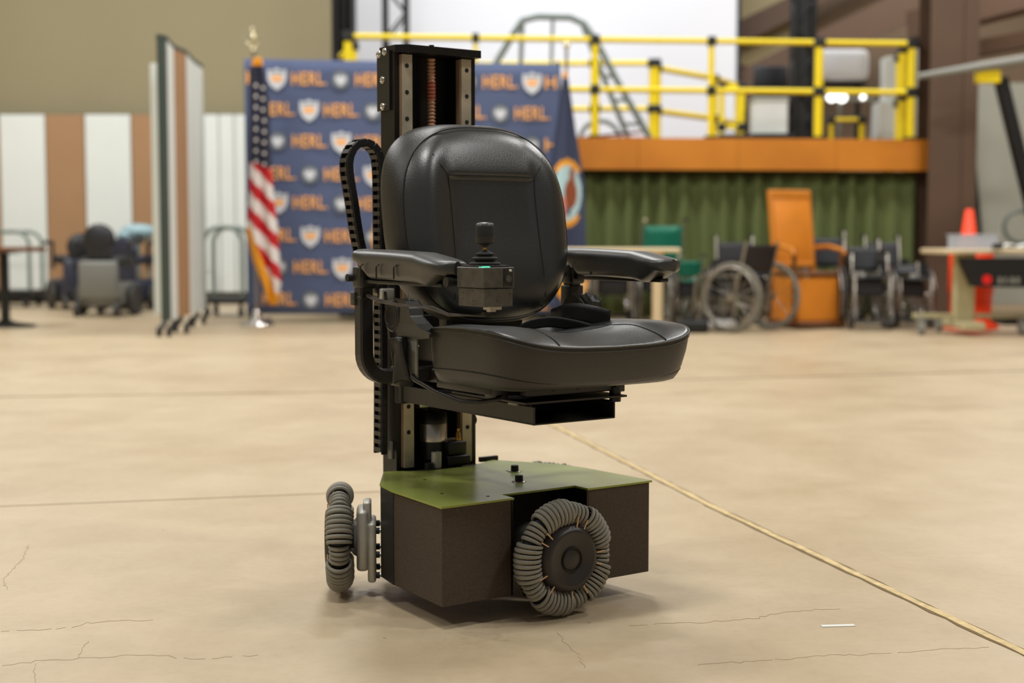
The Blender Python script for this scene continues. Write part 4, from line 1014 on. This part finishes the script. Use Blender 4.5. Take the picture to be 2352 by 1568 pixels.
# ------------------------------------------------------------------ right side structure
CO = MB(); cxa, cxb = gx(2128, 13.9), gx(2236, 13.9)
CO.box((cxa, 13.88, 0), (cxb, 13.91, 7.2)).box(((cxa + cxb) / 2 - .01, 13.91, 0), ((cxa + cxb) / 2 + .01, 14.3, 7.2)).box((cxa, 14.3, 0), (cxb, 14.33, 7.2)).box((cxb - .14, 13.86, 0), (cxb, 13.88, 7.2))
struct('trim_6', CO, 'brownsteel')
struct('trim_7', MB().bar(at(1690, 205, 19.5), at(2130, -10, 19.5), .3, .42).bar(at(1690, 80, 20.2), at(2100, -120, 20.2), .2, .3), 'brownsteel')
struct('trim_8', MB().bar(at(2100, 60, 19), at(2480, -40, 17), .3, .35).bar(at(2200, 120, 19), at(2480, 70, 18), .25, .2), 'brownsteel')
struct('wall_upper', MB().box((gx(1690, 20.5), 20.6, hz(150, 20.6)), (gx(1815, 20.5), 20.7, 6.5)), 'beigew')
GP = thing('leaning_panel', 'large pale grey panel leaning behind the right hand table', 'panel', (gx(2310, 15.2), 15.2, 0))
pa = [W2(2222, 190, 15.2, GP), W2(2470, 190, 15.2, GP), W2(2480, 700, 15.2, GP), W2(2265, 700, 15.2, GP)]
MB().add([(x, y, z) for x, y, z in pa] + [(x, y + .06, z) for x, y, z in pa], [(3, 2, 1, 0), (4, 5, 6, 7), (0, 1, 5, 4), (1, 2, 6, 5), (2, 3, 7, 6), (3, 0, 4, 7)], False).build('panel_board', 'grey', GP)
MB().bar(W2(2222, 190, 15.17, GP), W2(2265, 700, 15.17, GP), .05, .03).build('edge_trim', 'blacksign', GP)
MB().bar((-.2, .4, .02), (-.1, .1, 2.0), .06).bar((.7, .4, .02), (.6, .1, 2.0), .06).build('prop_leg', 'blacksign', GP)
BM = thing('patient_hoist', 'long white boom with black slanted mast, cut by the right edge', 'hoist', (gx(2400, 13.2), 13.2, 0))
MB().tube([W2(2108, 176, 13.2, BM), W2(2240, 155, 13.2, BM), W2(2480, 118, 13.2, BM)], [.03, .045, .05], 10).build('boom', 'lgrey', BM)
MB().bar(W2(2298, 180, 13.3, BM), W2(2400, 600, 13.3, BM), .12, .1).build('mast', 'blacksign', BM)
MB().bar(W2(2400, 600, 13.3, BM), W2(2400, 720, 13.3, BM), .12, .1).box((-.5, -.4, 0), (.4, .45, .07)).build('base_frame', 'blacksign', BM)
MB().rbox(W2(2245, 190, 13.2, BM), tuple(Vector(W2(2300, 160, 13.2, BM)) + Vector((0, .1, 0))), .01, 1).build('joint_block', 'yellow', BM)
HP = thing('hula_ring', 'thin dark ring hanging behind the white boom', 'ring', (gx(2342, 14.6), 14.6, hz(520, 14.6)))
MB().torus((0, 0, 0), (0, 1, 0), .16, .02, 32, 8).build('ring_tube', 'tubegrey', HP)

# right table
RT_Y = 11.6
RT = thing('work_table', 'light topped folding work table on cream legs with casters at the right edge', 'table', (gx(2300, RT_Y), RT_Y, 0))
tx0, tx1 = gx(2145, RT_Y) - RT.location.x, gx(2520, RT_Y) - RT.location.x; tz = .695
MB().rbox((tx0, -.3, tz - .04), (tx1, .38, tz), .008, 1).build('tabletop', 'tabletop', RT)
for px in (2216, 2462):
    x = gx(px, RT_Y) - RT.location.x
    lg = MB().rbox((x - .08, -.05, .07), (x + .08, .06, tz - .04), .01, 1).build('leg', 'tableleg', RT)
    MB().rbox((x - .09, -.3, .05), (x + .09, .36, .11), .01, 1).build('foot_beam', 'tableleg', RT)
MB().rbox((gx(2100, RT_Y) - RT.location.x, -.02, .13), (tx1, .02, .17), .005, 1).build('cross_bar', 'tableleg', RT)
for px, dy in ((2112, -.1), (2342, -.1), (2185, .3), (2500, .3)):
    x = gx(px, RT_Y) - RT.location.x
    MB().cyl((x - .02, dy, .05), (x + .02, dy, .05), .05, 16).bar((x, dy, .05), (x, dy, .15), .05).build('caster', 'lgrey', RT)
BG = thing('tool_bag', 'black sling case with a red dot and white letters hung under the right table', 'bag', (gx(2280, 11.25), 11.25, hz(600, 11.25)))
bp = [W2(2208, 592, 11.25, BG), W2(2440, 592, 11.25, BG), W2(2440, 662, 11.25, BG), W2(2236, 658, 11.25, BG)]
MB().add(bp + [(x, y + .12, z) for x, y, z in bp], [(3, 2, 1, 0), (4, 5, 6, 7), (0, 1, 5, 4), (1, 2, 6, 5), (2, 3, 7, 6), (3, 0, 4, 7)], False).build('bag_body', 'blacksign', BG)
lx = W2(2267, 642, 11.25, BG); MB().lathe([(.038, 0), (.036, .006)], (lx[0], lx[1], lx[2]), (0, -1, 0), 20).build('red_dot', 'redlogo', BG)
lx = W2(2318, 644, 11.24, BG)
lt = MB()
for k, w_ in enumerate((.03, .022, .034, .028)):
    x_ = lx[0] - .09 + k * .048
    lt.rbox((x_, lx[1] - .004, lx[2] - .028), (x_ + w_, lx[1] + .002, lx[2] + .028), .006, 1)
lt.build('pale_lettering', 'lgrey', BG)
# things on the right table
PB = thing('storage_box', 'clear plastic storage box standing on the right table', 'box', (gx(2234, 11.5), 11.5, tz))
bw_ = .17; hb_ = hz(541, 11.5) - tz
mb = MB(); mb.box((-bw_, -.1, 0), (bw_, .1, .006)); mb.box((-bw_, -.1, 0), (bw_, -.096, hb_)); mb.box((-bw_, .096, 0), (bw_, .1, hb_)); mb.box((-bw_, -.1, 0), (-bw_ + .004, .1, hb_)); mb.box((bw_ - .004, -.1, 0), (bw_, .1, hb_)); mb.build('box_shell', 'clear', PB)
MB().box((-bw_ - .01, -.11, hb_), (bw_ + .01, .11, hb_ + .012)).build('lid', 'clear', PB)
pp = MB(); pp.grid(lambda a, b: (-.1 + .3 * a, -.12 + .2 * b, .012 + .02 * abs(sin(a * 7)) + .01 * sin(b * 5)), 14, 6)
tag(solid(pp.build('crumpled_paper', 'paper', None, (gx(2320, 11.45), 11.45, tz)), .004), 'crumpled white papers lying right of the clear box on the table', 'paper')
tag(MB().rbox((-.04, -.03, 0), (.04, .03, .045), .012, 2).build('tape_holder', 'blacksign', None, (gx(2292, 11.25), 11.25, tz)), 'small black tape holder on the right table', 'tool')
# orange barrel with a cone on it
CY = 12.35
BR = thing('safety_barrel', 'orange traffic barrel standing behind the right table', 'barrel', (gx(2232, CY), CY, 0))
zb_ = hz(566, CY)
MB().lathe([(.20, 0), (.20, .05), (.175, .06), (.18, .30), (.19, .31), (.185, zb_ - .03), (.14, zb_)], n=28).build('barrel_body', 'cone', BR)
MB().lathe([(.24, 0), (.24, .03), (.2, .05)], n=28).build('rubber_base', 'cone', BR)
CN = thing('traffic_cone', 'orange traffic cone standing on top of the barrel', 'cone', (gx(2225, CY), CY, zb_))
MB().lathe([(.13, 0), (.13, .02), (.075, .025), (.035, hz(482, CY) - zb_), (.02, hz(480, CY) - zb_)], n=24).build('cone_body', 'cone', CN)
MB().lathe([(.06, .1), (.052, .17)], n=24)

# ------------------------------------------------------------------ wheelchairs and furniture below the stage
def torus_me(R, r, m, name, n=36): return MB().torus((0, 0, 0), (0, 1, 0), R, r, n, 8).mesh(name, m)
def spoke_me(R, m='chromed', k=16):
    mb = MB()
    for i in range(k):
        a = 2 * pi * i / k; b = a + (.35 if i % 2 else -.35)
        mb.tube([(.03 * cos(b), .02 * (1 if i % 2 else -1), .03 * sin(b)), (R * cos(a), 0, R * sin(a))], .0035, 4, caps=False)
    mb.lathe([(.028, -.035), (.028, .035)], (0, 0, 0), (0, 1, 0), 14); return mb.mesh('spokes', m)
SPK = spoke_me(.27)
TY = {k: torus_me(.28, .018, k, 'tyre') for k in ('tyre', 'dktyre')}
RIMM = torus_me(.255, .010, 'chromed', 'hand_rim'); RIM2 = torus_me(.262, .011, 'lgrey', 'wheel_rim')
CAS = MB().torus((0, 0, 0), (0, 1, 0), .07, .018, 20, 6).lathe([(.055, -.012), (.055, .012)], (0, 0, 0), (0, 1, 0), 14).mesh('caster', 'dktyre')
def wheelchair(label, px, Y, rz, fabric='vinyl', metal='chromed', tyre='dktyre', back=.92, w=.26, sc=1.0, arms=True, feet=True, handles=True, name='wheelchair'):
    t = thing(name, label, 'wheelchair', (gx(px, Y), Y, 0), rz, 'old wheelchairs lined up below the stage'); t.scale = (sc, sc, sc)
    for s in (-1, 1):
        wl = link('big_wheel', TY[tyre], t, (0, s * w, .298)); link('spokes', SPK, wl); link('hand_rim', RIMM, wl, (0, s * .035, 0)); link('wheel_rim', RIM2, wl)
        f = MB()
        y = s * (w - .05)
        hp = [(.02, y, .30), (-.04, y, .5), (-.10, y, back - .03)]
        if handles: hp += [(-.12, y, back), (-.16, y, back + .01), (-.22, y, back)]
        f.tube(hp, .012, 8); f.tube([(-.04, y, .48), (.36, y, .48), (.40, y, .46), (.42, y, .25), (.46, y, .12)], .012, 8)
        f.tube([(0, y, .20), (.38, y, .20)], .012, 8); f.tube([(.34, y, .48), (.34, y, .12)], .012, 8); f.tube([(0, y, .16), (0, y, .48)], .012, 8)
        f.build('side_frame', metal, t)
        link('caster', CAS, t, (.36, s * (w - .03), .088)); MB().bar((.34, s * (w - .03), .17), (.36, s * (w - .03), .09), .03).build('caster_fork', metal, t)
        if handles: MB().cyl((-.15, y, back + .01), (-.23, y, back), .018, 12).build('hand_grip', 'chrome' if metal == 'chrome' else 'blacksign', t)
        if arms:
            MB().tube([(-.05, y, .5), (-.05, y, .68), (.25, y, .68), (.27, y, .48)], .011, 8).build('arm_frame', metal, t)
            MB().rbox((-.05, y - .025, .685), (.24, y + .025, .715), .01, 1).build('arm_pad', 'blacksign', t)
        if feet: MB().bar((.44, y, .13), (.50, y, .08), .02).rbox((.44, y - s * .16 - .0 if s > 0 else y, .07), (.58, y if s > 0 else y + .16, .085), .004, 1).build('footplate', 'dktyre', t)
    MB().rbox((-.02, -w + .07, .30), (.28, w - .07, .455), .02, 1).build('seat_dark_block', 'vinyl', t)  # added black block that darkens the space under the seat, not a pouch
    for s in (-1, 1): MB().box((-.04, s * (w - .045) - .004, .47), (.24, s * (w - .045) + .004, .62)).build('side_dark_panel', 'vinyl', t)  # black panels added only to darken the chair sides, not real guards
    MB().tube([(.05, -w + .05, .20), (.3, w - .05, .47)], .012, 8).tube([(.05, w - .05, .20), (.3, -w + .05, .47)], .012, 8).build('cross_brace', metal, t)
    h = w - .05
    solid(MB().grid(lambda a, b: (-.04 + .40 * a, -h + 2 * h * b, .49 - .02 * sin(pi * b)), 6, 8).build('seat_sling', fabric, t), .012)
    solid(MB().grid(lambda a, b: (-.045 - .05 * a - .02 * sin(pi * b), -h + 2 * h * b, .52 + (back - .06 - .52) * a), 6, 8).build('back_sling', fabric, t), .012)
    return t
wheelchair('black seated wheelchair with two large grey spoked wheels in front of the curtain', 1728, 11.95, radians(138), 'vinyl', 'chromed', 'tyre', .80, .30, .98, arms=False, handles=False)
wheelchair('wheelchair with teal back and chrome push handles behind the centre table', 1518, 13.3, radians(95), 'teal', 'chrome', 'dktyre', 1.0, .25, .95)
wheelchair('low teal wheelchair half hidden by the armrest of the foreground chair', 1583, 12.7, radians(90), 'teal', 'chrome', 'dktyre', .74, .18, .85, arms=False)
wheelchair('small chrome framed wheelchair under the centre table', 1408, 12.85, radians(90), 'vinyl', 'chrome', 'dktyre', .72, .22, .9)
wheelchair('black wheelchair right behind the wooden chair', 1905, 13.55, radians(-90), 'vinyl', 'chromed', 'dktyre', .86, .22, .98, arms=False)
wheelchair('black wheelchair with chrome footrests just right of the wooden chair', 1985, 12.5, radians(-92), 'vinyl', 'chromed', 'dktyre', .80, .21, .95)
wheelchair('black wheelchair at the right end of the curtain', 2032, 13.55, radians(-90), 'vinyl', 'chromed', 'dktyre', .84, .22, .95, arms=False)
wheelchair('dark low sports wheelchair beside the brown column', 2080, 12.7, radians(-90), 'vinyl', 'chromed', 'dktyre', .66, .20, .9, arms=False, handles=False)
wheelchair('black wheelchair with broad dark back behind the spoked wheels', 1690, 13.4, radians(-92), 'vinyl', 'chromed', 'dktyre', .84, .23, .95, arms=False)
# antique wooden wheelchair
WC = thing('wooden_wheelchair', 'antique orange wooden wheelchair with tall panel back, by the green curtain', 'wheelchair', (gx(1842, 12.6), 12.6, 0), radians(-70))
bk = Matrix.Translation((-.12, 0, .52)) @ Matrix.Rotation(radians(-9), 4, 'Y')
MB().rbox((-.02, -.205, 0), (.015, .205, .68), .02, 2, bk).build('back_panel', 'woodc', WC)
bf = MB()
for a, b in (((-.03, -.215, -.3), (.02, -.175, .70)), ((-.03, .175, -.3), (.02, .215, .70)), ((-.03, -.2, .62), (.025, .2, .70)), ((-.03, -.2, .0), (.025, .2, .05))): bf.rbox(a, b, .01, 1, bk)
bf.build('back_frame', 'wood', WC)
MB().rbox((-.18, -.22, .45), (.30, .22, .49), .01, 1).build('seat', 'woodd', WC)
MB().rbox((.26, -.20, .06), (.29, .20, .44), .01, 1).build('front_panel', 'woodc', WC)
MB().rbox((-.15, -.21, .06), (.27, -.19, .44), .005, 1).build('side_panel', 'woodc', WC); MB().rbox((-.15, .19, .06), (.27, .21, .44), .005, 1).build('side_panel', 'woodc', WC)
MB().rbox((-.2, -.24, .02), (.36, .24, .06), .01, 1).build('base_board', 'woodd', WC)
for s in (-1, 1):
    MB().tube([(-.14, s * .23, .70), (.05, s * .24, .71), (.25, s * .25, .68), (.30, s * .25, .64)], .02, 8).build('armrest', 'wood', WC)
    MB().bar((.27, s * .23, .04), (.27, s * .24, .68), .03).build('arm_post', 'woodd', WC)
    MB().bar((-.17, s * .21, .02), (-.15, s * .21, .6), .035).build('rear_leg', 'woodd', WC)
# centre table
CT = thing('folding_table', 'light topped table on cream legs behind the foreground chair armrest', 'table', (gx(1430, 11.9), 11.9, 0))
a_, b_ = gx(1285, 11.9) - CT.location.x, gx(1556, 11.9) - CT.location.x
MB().rbox((a_, -.25, .665), (b_, .3, .70), .012, 2).build('tabletop', 'tabletop', CT)
for px, dy in ((1505, -.15), (1330, -.15), (1520, .22), (1330, .22)):
    x = gx(px, 11.9) - CT.location.x; MB().rbox((x - .035, dy - .02, 0), (x + .035, dy + .02, .665), .008, 1).build('leg', 'tabletop', CT)
# small items on the floor
tag(MB().rbox((-.12, -.08, 0), (.12, .08, .045), .01, 1).build('red_case', 'darkred', None, (gx(1570, 12.3), 12.3, 0)), 'flat dark red case on the floor beside the table leg', 'case')
tag(MB().rbox((-.14, -.1, 0), (.14, .1, .11), .03, 2).rbox((-.03, -.02, .1), (.03, .02, .13), .01, 1).build('duffel_bag', 'blacksign', None, (gx(1588, 11.75), 11.75, 0)), 'small black bag on the floor behind the spoked wheel', 'bag')
tag(MB().ell((0, 0, .05), (.13, .08, .05), 14, 8).ell((.08, .02, .06), (.07, .06, .04), 12, 6).build('white_cloth', 'paper', None, (gx(1655, 12.0), 12.0, 0)), 'crumpled white cloth on the floor behind the left spoked wheel', 'cloth')
